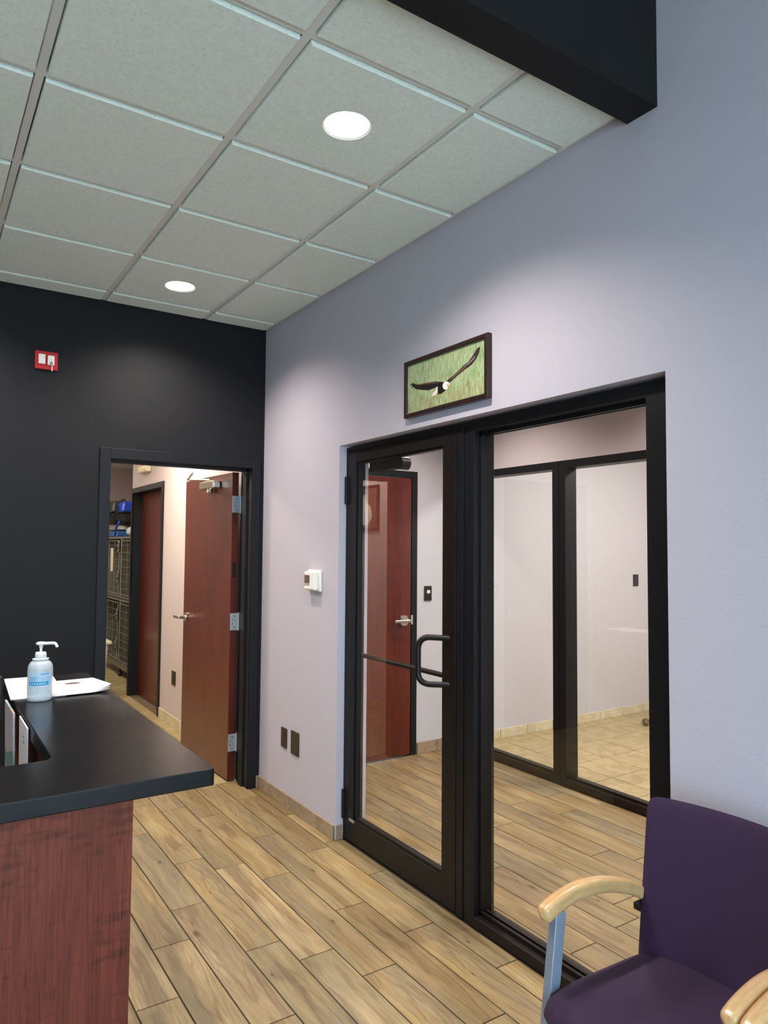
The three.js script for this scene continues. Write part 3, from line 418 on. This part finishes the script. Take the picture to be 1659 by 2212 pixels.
function plate(name, label, cat, x, y, z, w, h, axis, mat, face, group) {       // cover plate; axis 'x' looks to −x, 'z' looks to +z
  const t = thing(name, label, cat, [x, y, z], { group }), d = 0.007;
  const g = (a, b, c, e, f0, f1, r) => (axis === 'x' ? rbox(-f1, -f0, c, e, a, b, r) : rbox(a, b, c, e, f0, f1, r));
  part(t, 'cover_plate', g(-w / 2, w / 2, 0, h, 0, d, 0.002), mat);
  if (face === 'outlet') for (const yy of [0.3, 0.7]) part(t, 'socket', g(-w * 0.24, w * 0.24, h * yy - h * 0.13, h * yy + h * 0.13, d - 0.001, d + 0.002, 0.002), mat);
  else if (face === 'blank') part(t, 'screw', g(-0.003, 0.003, h * 0.5 - 0.003, h * 0.5 + 0.003, d - 0.001, d + 0.001, 0.0005), mat);
  else if (face === 'switch') { part(t, 'opening', g(-w * 0.25, w * 0.25, h * 0.2, h * 0.8, d - 0.001, d + 0.001, 0.001), mat); part(t, 'toggle', g(-w * 0.2, w * 0.2, h * 0.5, h * 0.72, d, d + 0.006, 0.001), plasticWhite, 'lit white switch'); }
  return t;
}
plate('wall_outlet', 'narrow dark brown outlet plate low on the lilac wall, near the open door', 'outlet', -0.001, 0.34, 0.374, 0.074, 0.118, 'x', plasticBrown, 'outlet');
plate('wall_outlet', 'wider dark brown outlet plate low on the lilac wall, beside a narrower one', 'outlet', -0.001, 0.33, 0.523, 0.1, 0.136, 'x', plasticBrown, 'blank');
plate('wall_outlet', 'dark outlet plate low on the corridor wall behind the open door', 'outlet', -0.001, 0.355, -1.838, 0.1, 0.12, 'x', plasticBrown, 'outlet');
plate('light_switch', 'black switch plate with a white toggle beside the red-brown entry door', 'switch', 1.41, 1.153, -0.059, 0.07, 0.113, 'z', plasticBlack, 'switch');
plate('light_switch', 'plain dark switch plate on the wall of the tiled room', 'switch', 3.926, 1.208, -0.059, 0.076, 0.112, 'z', plasticBlack, 'blank');
{ // signalling unit above the inner corridor door
  const t = thing('exit_sign', 'cream sign box with red edge above the inner corridor door', 'sign', [-0.001, 2.29, -2.85]);
  part(t, 'housing', rbox(-0.05, 0, 0, 0.2, -0.17, 0.15, 0.012, 3), plasticCream); part(t, 'face', rbox(-0.052, -0.049, 0.025, 0.185, -0.15, 0.13, 0.002), P('#e9dcae', 0.4)); part(t, 'lettering', merge([-0.1, -0.03, 0.04, 0.11].map((z) => rbox(-0.0535, -0.0515, 0.06, 0.16, z - 0.02, z + 0.012, 0.001))), P('#c8452a', 0.5), 'red letters');
}

// ───────────────────────── reception counter ─────────────────────────
const CY = 1.067, CT = 0.038, CX = -1.354, CZ1 = 2.838, CZ0 = 1.42, IX = -1.648, IZ = 2.578;
{
  const t = thing('reception_counter', 'reception counter with a black top and a dark red-brown wood panel', 'counter');
  const s = new THREE.Shape(); const c = (x, z) => [x, -z];
  s.moveTo(...c(CX, CZ0)); s.lineTo(...c(CX, CZ1 - 0.012)); s.quadraticCurveTo(...c(CX, CZ1), ...c(CX - 0.012, CZ1)); s.lineTo(...c(-3.6, CZ1)); s.lineTo(...c(-3.6, IZ)); s.lineTo(...c(IX - 0.03, IZ)); s.quadraticCurveTo(...c(IX, IZ), ...c(IX, IZ - 0.03)); s.lineTo(...c(IX, CZ0)); s.closePath();
  const scratch = tex(512, 512, (u, v) => { const n = fbm(u * 6, v * 6, 61, 4, 6, 6), m = fbm(u * 40, v * 40, 62, 3, 40, 40); const r = 60 + 10 * (n - 0.5) + 8 * (m - 0.5); return [r, r, r]; }, { srgb: false });
  const scuffs = canvasTex(1024, 1024, (g, w, h) => { g.fillStyle = '#161617'; g.fillRect(0, 0, w, h); for (let i = 0; i < 26; i++) { const x = hash(i, 1, 77) * w, y = hash(i, 2, 77) * h, a = hash(i, 3, 77) * 6.28, L = 8 + 60 * hash(i, 4, 77) ** 3; g.strokeStyle = '#8a8a88'; g.globalAlpha = 0.12 + 0.25 * hash(i, 5, 77); g.lineWidth = 0.8; g.beginPath(); g.moveTo(x, y); g.quadraticCurveTo(x + Math.cos(a) * L, y + Math.sin(a) * L, x + Math.cos(a + 0.5) * L * 1.6, y + Math.sin(a + 0.5) * L * 1.6); g.stroke(); } });
  scuffs.wrapS = scuffs.wrapT = THREE.RepeatWrapping;
  part(t, 'countertop', uvm(new THREE.ExtrudeGeometry(s, { depth: CT - 0.006, bevelEnabled: true, bevelSize: 0.003, bevelThickness: 0.003, bevelSegments: 2, bevelOffset: -0.003, curveSegments: 10 }).rotateX(-Math.PI / 2).translate(0, CY - CT + 0.003, 0)), M({ color: '#ffffff', roughness: 1, roughnessMap: scratch, map: scuffs, specularIntensity: 0.6 }), 'worn black laminate top');
  const up = CY - CT;
  part(t, 'front_panel', uvm(rbox(-3.58, -1.515, 0.0, up, 2.755, 2.778, 0.0015)), laminate); part(t, 'side_panel', uvm(rbox(-1.538, -1.5155, 0.0, up, 1.45, 2.754, 0.0015)), laminate);
  part(t, 'inner_panel', uvm(rbox(-1.655 + 0.03, -1.6, 0.0, up, 1.45, 2.6, 0.0015)), laminate); part(t, 'inner_panel', uvm(rbox(-3.58, -1.63, 0.0, up, 2.6, 2.62, 0.0015)), laminate); part(t, 'end_panel', uvm(rbox(-1.6, -1.538, 0.0, up, 1.45, 1.47, 0.0015)), laminate);
  part(t, 'desk_top', rbox(-3.5, -1.627, 0.71, 0.74, 1.46, 2.598, 0.003), P('#8c857c', 0.4), 'pale worktop inside the counter'); part(t, 'desk_leg', rbox(-3.48, -3.44, 0, 0.71, 1.5, 2.55, 0.003), laminate);
}
{ // sanitiser bottle
  const t = thing('sanitizer_bottle', 'clear plastic hand sanitizer pump bottle with a blue label on the black counter', 'bottle', [-1.58, CY, 1.872], { turn: -0.35 }); t.scale.setScalar(0.9);
  part(t, 'body', lathe([[0, 0.001], [0.034, 0.001], [0.0395, 0.004], [0.041, 0.012], [0.041, 0.108], [0.039, 0.122], [0.033, 0.133], [0.024, 0.139], [0.0235, 0.142], [0.027, 0.1425], [0.027, 0.146], [0.019, 0.147], [0.017, 0.147]], 48), M({ color: '#e4ecf0', roughness: 0.35, transmission: 0.55, thickness: 0, ior: 1.45 }), 'translucent bottle body');
  const lab = canvasTex(512, 512, (g, w, h) => { g.fillStyle = '#bcd6e8'; g.fillRect(0, 0, w, h); g.fillStyle = '#a9cfe8'; g.fillRect(0, h * 0.2, w, h * 0.3); g.fillStyle = '#3f9fcf'; g.fillRect(w * 0.05, h * 0.42, w * 0.8, h * 0.17); g.fillStyle = '#cfe6f2'; for (let i = 0; i < 7; i++) g.fillRect(w * (0.1 + i * 0.095), h * 0.485, w * 0.06, h * 0.05); g.fillStyle = '#5f9dc4'; g.fillRect(w * 0.52, h * 0.06, w * 0.34, h * 0.05); for (let i = 0; i < 3; i++) g.fillRect(w * 0.1, h * (0.22 + i * 0.06), w * (0.3 - 0.05 * i), h * 0.02); g.fillStyle = '#d3dcdf'; g.fillRect(0, h * 0.62, w, h * 0.38); g.fillStyle = '#aebfc6'; for (let i = 0; i < 5; i++) g.fillRect(w * 0.35, h * (0.68 + i * 0.05), w * 0.5, h * 0.015); });
  part(t, 'label', new THREE.CylinderGeometry(0.0414, 0.0414, 0.078, 40, 1, true, -0.85, 2.1).translate(0, 0.064, 0), M({ map: lab, roughness: 0.5, transmission: 0.25, thickness: 0, side: THREE.DoubleSide }), 'pale blue label with a blue band');
  part(t, 'collar', lathe([[0, 0.146], [0.0185, 0.146], [0.0185, 0.163], [0.0165, 0.165], [0.0165, 0.168], [0.009, 0.169], [0, 0.169]], 28), plasticWhite);
  part(t, 'pump', merge([new THREE.CylinderGeometry(0.0042, 0.0042, 0.02, 14).translate(0, 0.175, 0), lathe([[0, 0.182], [0.0055, 0.182], [0.0065, 0.192], [0.016, 0.194], [0.0165, 0.201], [0.01, 0.2035], [0, 0.2035]], 28), tube([[0.005, 0.1975, 0], [0.028, 0.1985, 0], [0.044, 0.198, 0], [0.05, 0.192, 0], [0.053, 0.184, 0]], 0.005, 24, 10)]), plasticWhite, 'white pump head with a long spout');
}
function sheet(w, d, lift, n = 12) {                              // a sheet of paper lying flat, corners curling by lift(u, v)
  const g = new THREE.BoxGeometry(w, 0.0012, d, n, 1, n), p = g.attributes.position;
  for (let i = 0; i < p.count; i++) p.setY(i, p.getY(i) + 0.0007 + lift(p.getX(i) / w + 0.5, p.getZ(i) / d + 0.5));
  g.computeVertexNormals(); return g;
}
const printTex = (draw) => canvasTex(512, 640, (g, w, h) => { g.fillStyle = '#e2dedc'; g.fillRect(0, 0, w, h); draw(g, w, h); });
const formTex = printTex((g, w, h) => { g.fillStyle = '#5a2630'; g.beginPath(); g.ellipse(w * 0.5, h * 0.3, 80, 42, 0, 0, 7); g.fill(); g.fillStyle = '#9a8f8c'; for (let i = 0; i < 12; i++) g.fillRect(w * 0.12, h * (0.45 + i * 0.04), w * (0.5 + 0.25 * hash(i, 2, 8)), 3); g.strokeStyle = '#777'; g.lineWidth = 3; g.strokeRect(w * 0.2, h * 0.42, w * 0.5, h * 0.1); g.fillStyle = '#3a3434'; g.fillRect(w * 0.1, h * 0.95, w * 0.6, 6); });
const plainForm = printTex((g, w, h) => { g.fillStyle = '#88817e'; g.fillRect(w * 0.55, h * 0.12, w * 0.1, h * 0.03); g.fillRect(w * 0.55, h * 0.17, w * 0.14, h * 0.03); for (let i = 0; i < 10; i++) { g.fillStyle = '#d4cecb'; g.fillRect(w * 0.12, h * (0.35 + i * 0.05), w * 0.7, 3); } });
{
  const white = P('#dedad8', 0.7);
  const pile = thing('paper_stack', 'stack of white papers behind the sanitizer bottle on the counter', 'papers', [-1.568, CY, 1.64], { turn: -0.05 });
  part(pile, 'sheet', sheet(0.16, 0.4, () => 0), white); part(pile, 'sheet', sheet(0.158, 0.4, (u, v) => 0.0014).translate(0.002, 0, 0.003), white); part(pile, 'top_sheet', sheet(0.158, 0.4, (u, v) => 0.0028).translate(-0.001, 0, 0.002), M({ map: plainForm, roughness: 0.7 }), 'printed top sheet');
  const doc = thing('folded_documents', 'printed papers with a dark oval logo and curled corner on the counter edge', 'papers', [-1.455, CY, 1.735], { turn: 0.03 });
  const curl = (k) => (u, v) => 0.0045 + k * 0.0015 + 0.014 * Math.pow(clamp((u - 0.62) / 0.38, 0, 1), 2) * (0.5 + 0.4 * k) * v;
  for (let k = 0; k < 3; k++) part(doc, k === 2 ? 'top_sheet' : 'sheet', sheet(0.17, 0.25, curl(k)).translate(0.004 * k, 0, -0.003 * k), k === 2 ? M({ map: formTex, roughness: 0.65 }) : white, k === 2 ? 'printed top sheet' : undefined);
}
{ // leaflets standing inside the counter
  const mag = canvasTex(256, 360, (g, w, h) => { g.fillStyle = '#c9c6cb'; g.fillRect(0, 0, w, h); g.fillStyle = '#b39f86'; g.fillRect(0, h * 0.55, w, h * 0.45); g.fillStyle = '#6f9c92'; g.beginPath(); g.moveTo(0, h * 0.6); g.lineTo(w, h * 0.4); g.lineTo(w, h * 0.75); g.lineTo(0, h * 0.68); g.fill(); });
  const a = solo('leaflet', rbox(-0.003, 0.003, -0.28, 0, -0.11, 0.11, 0.001), M({ map: mag, roughness: 0.5 }), 'magazine with a beige and teal cover standing inside the counter', 'leaflet'); a.position.set(-1.662, 1.055, 1.86); a.rotation.z = 0.03;
  const b = solo('leaflet', rbox(-0.002, 0.002, -0.28, 0, -0.085, 0.085, 0.001), M({ map: plainForm, roughness: 0.6 }), 'white printed sheet standing inside the counter', 'leaflet'); b.position.set(-1.654, 1.06, 2.125); b.rotation.z = 0.02;
  const r = thing('leaflet_rack', 'dark wire rack inside the counter holding upright papers', 'rack', [-1.626, 0.74, 2.0]);
  part(r, 'rack_frame', merge([rod([-0.046, 0.012, -0.28], [-0.046, 0.012, 0.24], 0.003), rod([-0.046, 0.05, -0.28], [-0.046, 0.05, 0.24], 0.003), ...[-0.28, -0.02, 0.24].map((z) => rod([-0.046, 0, z], [-0.046, 0.06, z], 0.003)), rbox(-0.05, -0.002, 0, 0.004, -0.28, 0.24, 0.001)]), plasticBlack);
}
{ // computer screen
  const t = thing('computer_monitor', 'black computer monitor behind the reception counter', 'monitor', [-1.93, 0.74, 2.02], { turn: 0.1 });
  part(t, 'screen_panel', rbox(-0.23, 0.23, 0.12, 0.435, -0.015, 0.02, 0.006), plasticBlack); part(t, 'stand', merge([rbox(-0.03, 0.03, 0.01, 0.2, -0.04, -0.015, 0.004), rbox(-0.11, 0.11, 0, 0.012, -0.09, 0.08, 0.004)]), plasticBlack);
}

// ───────────────────────── waiting chairs ─────────────────────────
function pillow(outline, tf, tb, deform, N = 144) {                // closed cushion: outline(angle) → [a, b], thickness front / back, then bent by deform(a, b, c)
  const S_ = [0, 0.3, 0.55, 0.75, 0.87, 0.94, 0.98, 1], pos = [], idx = [];
  const prof = (s) => Math.pow(Math.max(0, 1 - Math.pow(s, 9)), 0.5);
  for (const sgn of [1, -1]) for (const s of S_) for (let i = 0; i < N; i++) { const [a, b] = outline((i / N) * 2 * Math.PI); pos.push(...deform(a * s, b * s, sgn > 0 ? tf * prof(s) : -tb * prof(s))); }
  const R = S_.length, at = (f, r, i) => (f * R + r) * N + (i % N);
  for (let f = 0; f < 2; f++) for (let r = 0; r < R - 1; r++) for (let i = 0; i < N; i++) { const q = [at(f, r, i), at(f, r, i + 1), at(f, r + 1, i + 1), at(f, r + 1, i)]; if (f === 0) idx.push(q[0], q[3], q[2], q[0], q[2], q[1]); else idx.push(q[0], q[2], q[3], q[0], q[1], q[2]); }
  const g = new THREE.BufferGeometry(); g.setAttribute('position', new THREE.Float32BufferAttribute(pos, 3)); g.setIndex(idx);
  const uv = []; for (let i = 0; i < pos.length; i += 3) uv.push(pos[i] + pos[i + 2], pos[i + 1] + pos[i + 2] * 0.3); g.setAttribute('uv', new THREE.Float32BufferAttribute(uv, 2));
  g.computeVertexNormals(); return g;
}
const superell = (ha, hb, e) => (t) => { const c = Math.cos(t), s = Math.sin(t), k = Math.pow(Math.pow(Math.abs(c), e) + Math.pow(Math.abs(s), e), -1 / e); return [ha * c * k, hb * s * k]; };
function sweep(pts, w, h) {                                       // rounded bar along pts in the x-y plane, w(t) across z, h(t) thick
  const c = new THREE.CatmullRomCurve3(pts.map(([x, y]) => new THREE.Vector3(x, y, 0))), n = 40, k = 20, pos = [], idx = [], uv = [];
  for (let i = 0; i <= n; i++) { const t = i / n, p = c.getPoint(t), d = c.getTangent(t), nx = -d.y, ny = d.x, end = Math.sqrt(Math.max(0.0004, 1 - Math.pow(Math.abs(t * 2 - 1), 24)));
    for (let j = 0; j < k; j++) { const a = (j / k) * 2 * Math.PI, e = 5.5, cc = Math.cos(a), ss = Math.sin(a), q = Math.pow(Math.pow(Math.abs(cc), e) + Math.pow(Math.abs(ss), e), -1 / e), zz = cc * q * w(t) * 0.5 * end, hh = ss * q * h(t) * 0.5 * end; pos.push(p.x + nx * hh, p.y + ny * hh, zz); uv.push(t, zz * 6 + 0.5 + hh * 3); } }
  for (let i = 0; i < n; i++) for (let j = 0; j < k; j++) { const a = i * k + j, b = i * k + (j + 1) % k, d = a + k, e = b + k; idx.push(a, d, e, a, e, b); }
  const g = new THREE.BufferGeometry(); g.setAttribute('position', new THREE.Float32BufferAttribute(pos, 3)); g.setAttribute('uv', new THREE.Float32BufferAttribute(uv, 2)); g.setIndex(idx); g.computeVertexNormals(); return g;
}
function makeChair() {                                            // local: origin on the floor under the seat, faces −x; z across
  const t = thing('waiting_chair', 'purple waiting chair with maple arms beside the glass side window', 'chair', [-0.35, 0, 3.319], { group: 'purple chairs along the lilac wall' });
  part(t, 'seat', pillow(superell(0.245, 0.236, 7), 0.038, 0.03, (a, b, c) => [a - 0.04, 0.435 + c - 0.10 * a * 0.35 - 0.02 * Math.pow(Math.max(0, -a / 0.245), 3) + 0.006 * Math.cos(b * 6), b]), purple);
  part(t, 'backrest', pillow(superell(0.225, 0.25, 18), 0.022, 0.02, (a, b, c) => { const up = (a + 0.225) / 0.45, y = 0.41 + a + 0.225, x = 0.165 + 0.085 * up - 0.85 * b * b - c; return [x, y, b * (0.905 + 0.095 * up)]; }), purple);
  for (const s of [-1, 1]) {
    part(t, 'arm', sweep([[-0.238, 0.638], [-0.19, 0.656], [-0.11, 0.67], [-0.02, 0.664], [0.07, 0.640], [0.155, 0.6], [0.19, 0.575]], () => 0.037, (u) => 0.042 - 0.01 * u).translate(0, 0, s * 0.244), maple, 'curved maple armrest');
    const bar = (pts, w, d) => merge(pts.slice(1).map((p, i) => { const q = pts[i], L = Math.hypot(p[0] - q[0], p[1] - q[1]); return new RoundedBoxGeometry(w, L + 0.004, d, 2, 0.003).rotateZ(Math.atan2(-(p[0] - q[0]), p[1] - q[1])).translate((p[0] + q[0]) / 2, (p[1] + q[1]) / 2, 0); })).translate(0, 0, s * 0.244);
    part(t, 'leg', bar([[-0.255, 0.002], [-0.222, 0.3], [-0.178, 0.636]], 0.036, 0.026), alum, 'grey-blue metal front leg');
    part(t, 'leg', bar([[0.27, 0.002], [0.215, 0.28], [0.175, 0.585]], 0.03, 0.02), alum);
    part(t, 'arm_bracket', rbox(0.135, 0.215, 0.555, 0.575, s * 0.244 - 0.012, s * 0.244 + 0.012, 0.003), plasticBlack);
  }
  part(t, 'seat_frame', merge([rbox(-0.2, 0.2, 0.38, 0.402, -0.24, -0.215, 0.003), rbox(-0.2, 0.2, 0.38, 0.402, 0.215, 0.24, 0.003), rbox(-0.2, -0.17, 0.368, 0.39, -0.235, 0.235, 0.003), rbox(0.17, 0.2, 0.368, 0.39, -0.235, 0.235, 0.003)]), alum);
  return t;
}
const chair0 = makeChair();
const chair1 = chair0.clone(); chair1.name = numbered('waiting_chair'); chair1.position.z += 0.527; scene.add(chair1); chair1.userData = { ...chair0.userData, label: 'purple waiting chair touching the arm of the one by the window' };

// ───────────────────────── small thing on the tiles beyond ─────────────────────────
{
  const t = thing('pet_toy', 'small brown soft toy lying on the cream tiles', 'toy', [3.59, 0, 0.29], { turn: 0.6 });
  part(t, 'body', new THREE.SphereGeometry(0.035, 20, 14).scale(1.5, 0.8, 0.9).translate(0, 0.028, 0), P('#6d5640', 0.95)); part(t, 'head', new THREE.SphereGeometry(0.024, 16, 12).translate(-0.058, 0.03, 0.008), P('#7a6248', 0.95)); part(t, 'ear', merge([new THREE.SphereGeometry(0.009, 10, 8).translate(-0.06, 0.053, -0.008), new THREE.SphereGeometry(0.009, 10, 8).translate(-0.06, 0.053, 0.022)]), P('#5f4a36', 0.95));
}
// ───────────────────────── corridor things: cages, carriers, bin ─────────────────────────
const wire = P('#a8a69c', 0.35, { metalness: 0.8 }), cageGrey = P('#77756a', 0.5, { metalness: 0.2 }), cageLight = P('#8b897c', 0.4, { metalness: 0.6 });
{
  const stand = thing('cage_stand', 'low metal stand on short legs under the animal cages', 'stand', [0.5, 0, -4.55]);
  part(stand, 'rail', merge([rbox(-0.33, -0.3, 0.1, 0.148, -0.97, 0.97, 0.003), rbox(0.27, 0.3, 0.1, 0.148, -0.97, 0.97, 0.003)]), cageLight);
  for (const [x, z] of [[-0.31, -0.93], [-0.31, 0], [-0.31, 0.93], [0.28, -0.93], [0.28, 0.93]]) part(stand, 'leg', merge([rod([x, 0.05, z], [x, 0.1, z], 0.014), new THREE.SphereGeometry(0.026, 12, 10).translate(x, 0.026, z)]), plasticBlack);
  const defs = [[-4.555, -3.6, 0.15, 0.92, 'lower animal cage next to the return wall'], [-5.51, -4.565, 0.15, 0.92, 'lower animal cage beside the cream bin'], [-4.555, -3.6, 0.93, 1.67, 'upper animal cage next to the return wall'], [-5.51, -4.565, 0.93, 1.67, 'upper animal cage under the dark pet carrier']];
  for (const [z0, z1, y0, y1, label] of defs) {
    const w = z1 - z0, h = y1 - y0, t = thing('animal_cage', label, 'cage', [0.17, y0, (z0 + z1) / 2], { group: 'bank of animal cages' });
    part(t, 'shell', merge([box(0.02, 0.66, 0, 0.012, -w / 2, w / 2), box(0.02, 0.66, h - 0.012, h, -w / 2, w / 2), box(0.02, 0.66, 0.012, h - 0.012, -w / 2, -w / 2 + 0.01), box(0.02, 0.66, 0.012, h - 0.012, w / 2 - 0.01, w / 2), box(0.64, 0.66, 0.012, h - 0.012, -w / 2 + 0.01, w / 2 - 0.01)]), cageGrey);
    part(t, 'front_frame', merge([rbox(0, 0.02, 0, 0.025, -w / 2, w / 2, 0.002), rbox(0, 0.02, h - 0.025, h, -w / 2, w / 2, 0.002), rbox(0, 0.02, 0.025, h - 0.025, -w / 2, -w / 2 + 0.022, 0.002), rbox(0, 0.02, 0.025, h - 0.025, w / 2 - 0.022, w / 2, 0.002)]), cageLight);
    const d = part(t, 'cage_door', merge([rod([-0.008, 0.05, -w / 2 + 0.05], [-0.008, h - 0.05, -w / 2 + 0.05], 0.006), rod([-0.008, 0.05, w / 2 - 0.05], [-0.008, h - 0.05, w / 2 - 0.05], 0.006), rod([-0.008, 0.05, -w / 2 + 0.05], [-0.008, 0.05, w / 2 - 0.05], 0.006), rod([-0.008, h - 0.05, -w / 2 + 0.05], [-0.008, h - 0.05, w / 2 - 0.05], 0.006)]), wire);
    for (let y = 0.12; y < h - 0.06; y += 0.086) part(d, 'wire', rod([-0.008, y, -w / 2 + 0.05], [-0.008, y, w / 2 - 0.05], 0.0028, 6), wire);
    for (const z of [-w / 6, w / 6]) part(d, 'wire', rod([-0.004, 0.05, z], [-0.004, h - 0.05, z], 0.0028, 6), wire);
    if (z0 < -5) for (const y of y0 < 0.5 ? [0.24, 0.58] : [0.25, 0.62]) part(t, 'latch', merge([new THREE.TorusGeometry(0.03, 0.008, 8, 20).rotateY(Math.PI / 2).translate(-0.02, y + 0.035, (z0 < -5 ? w / 2 - 0.05 : -w / 2 + 0.05)), new THREE.TorusGeometry(0.03, 0.008, 8, 20).rotateY(Math.PI / 2).translate(-0.02, y - 0.035, (z0 < -5 ? w / 2 - 0.05 : -w / 2 + 0.05)), rbox(-0.035, -0.01, y - 0.008, y + 0.008, (z0 < -5 ? w / 2 - 0.11 : -w / 2 + 0.0), (z0 < -5 ? w / 2 : -w / 2 + 0.11), 0.003)]), P('#7d7c74', 0.35, { metalness: 0.7 }), 'steel latch');
  }
  solo('cage_card', rbox(-0.006, 0, 0, 0.29, -0.06, 0.06, 0.003), plasticCream, 'cream card hanging on the upper cage door', 'card').position.set(0.15, 1.24, -4.93);
  solo('cage_card', rbox(-0.006, 0, 0, 0.29, -0.06, 0.06, 0.003), plasticCream, 'cream card hanging on the lower cage door', 'card').position.set(0.15, 0.6, -5.26);
}
function carrier(name, label, pos, w, h, d, mt, mb, turn) {
  const t = thing(name, label, 'pet carrier', pos, { turn });
  const half = (y0, y1, k) => { const g = new RoundedBoxGeometry(w, y1 - y0, d, 4, 0.04).translate(0, (y0 + y1) / 2, 0), p = g.attributes.position; for (let i = 0; i < p.count; i++) { const u = (p.getY(i) - y0) / (y1 - y0), q = k > 0 ? 1 - 0.14 * u : 0.9 + 0.1 * u; p.setX(i, p.getX(i) * q); p.setZ(i, p.getZ(i) * q); } g.computeVertexNormals(); return g; };
  part(t, 'lower_shell', half(0, h * 0.52, -1), mb); part(t, 'upper_shell', half(h * 0.48, h, 1), mt);
  part(t, 'rim', rbox(-w / 2 - 0.008, w / 2 + 0.008, h * 0.48, h * 0.53, -d / 2 - 0.008, d / 2 + 0.008, 0.01), mb); part(t, 'door_grille', merge([...[0, 1, 2, 3, 4].map((i) => rod([-w / 2 - 0.012, h * 0.2, -d * 0.25 + i * d * 0.125], [-w / 2 - 0.012, h * 0.8, -d * 0.25 + i * d * 0.125], 0.004, 6)), rod([-w / 2 - 0.012, h * 0.2, -d * 0.25], [-w / 2 - 0.012, h * 0.2, d * 0.25], 0.004, 6), rod([-w / 2 - 0.012, h * 0.8, -d * 0.25], [-w / 2 - 0.012, h * 0.8, d * 0.25], 0.004, 6)]), plasticBlack);
  part(t, 'handle', tube([[0, h - 0.01, -0.08], [0, h + 0.025, -0.06], [0, h + 0.025, 0.06], [0, h - 0.01, 0.08]], 0.009, 20, 8), plasticBlack);
}
const bluePlastic = P('#1c3fae', 0.35), greyPlastic = P('#77776e', 0.5);
{
  const tr = thing('plastic_tray', 'dark plastic tray lying on the bag and crate above the cages', 'tray', [0.45, 1.672, -5.2]);
  part(tr, 'tray', merge([rbox(-0.24, 0.24, 0.0, 0.016, -0.3, 0.3, 0.006), rbox(-0.24, -0.225, 0.0, 0.07, -0.3, 0.3, 0.005), rbox(0.225, 0.24, 0.0, 0.07, -0.3, 0.3, 0.005), rbox(-0.225, 0.225, 0.0, 0.07, -0.3, -0.285, 0.005), rbox(-0.225, 0.225, 0.0, 0.07, 0.285, 0.3, 0.005)]), P('#2f5f9a', 0.4));
  const lid = thing('carrier_shell', 'upturned grey carrier shell stacked above the cages', 'carrier shell', [0.45, 1.744, -5.28]);
  part(lid, 'shell', pillow(superell(0.24, 0.36, 5), 0.055, 0.02, (a, b, c) => [a, 0.022 + c, b]), greyPlastic);
  carrier('pet_carrier', 'black and grey pet carrier stacked above the cages', [0.4, 1.838, -5.5], 0.44, 0.31, 0.44, P('#3c3c38', 0.5), plasticBlack, 0.1);
  carrier('pet_carrier', 'blue and black pet carrier stacked above the cages', [0.43, 1.838, -5.02], 0.4, 0.28, 0.4, bluePlastic, plasticBlack, -0.05);
  const bag = solo('plastic_bag', pillow(superell(0.14, 0.26, 2.2), 0.05, 0.04, (a, b, c) => [a * 0.9, 0.06 + c * (1 + 0.3 * Math.sin(a * 30) * Math.cos(b * 22)), b]), M({ color: '#dfe3e6', roughness: 0.3, transmission: 0.4, thickness: 0 }), 'clear plastic bag on the cage top', 'bag'); bag.position.set(0.35, 1.672, -4.5);
  const strap = solo('blue_strap', tube([[-0.02, 0.01, -0.1], [-0.03, 0.1, 0.0], [-0.025, 0.16, 0.1], [-0.02, 0.17, 0.2]], 0.014, 24, 8), bluePlastic, 'blue edge of the bag on the cage top', 'strap'); strap.position.set(0.2, 1.68, -4.85);
}
{
  const t = thing('waste_bin', 'cream plastic waste bin standing in the corridor by the cages', 'bin', [-0.36, 0, -3.72]);
  const g = new RoundedBoxGeometry(0.4, 0.53, 0.3, 4, 0.03).translate(0, 0.265, 0), p = g.attributes.position; for (let i = 0; i < p.count; i++) { const q = 0.8 + 0.2 * (p.getY(i) / 0.53); p.setX(i, p.getX(i) * q); p.setZ(i, p.getZ(i) * q); } g.computeVertexNormals();
  part(t, 'bucket', g, plasticCream); part(t, 'rim', rbox(-0.225, 0.225, 0.515, 0.55, -0.175, 0.175, 0.012, 3), plasticCream);
}
renderer.render(scene, camera);
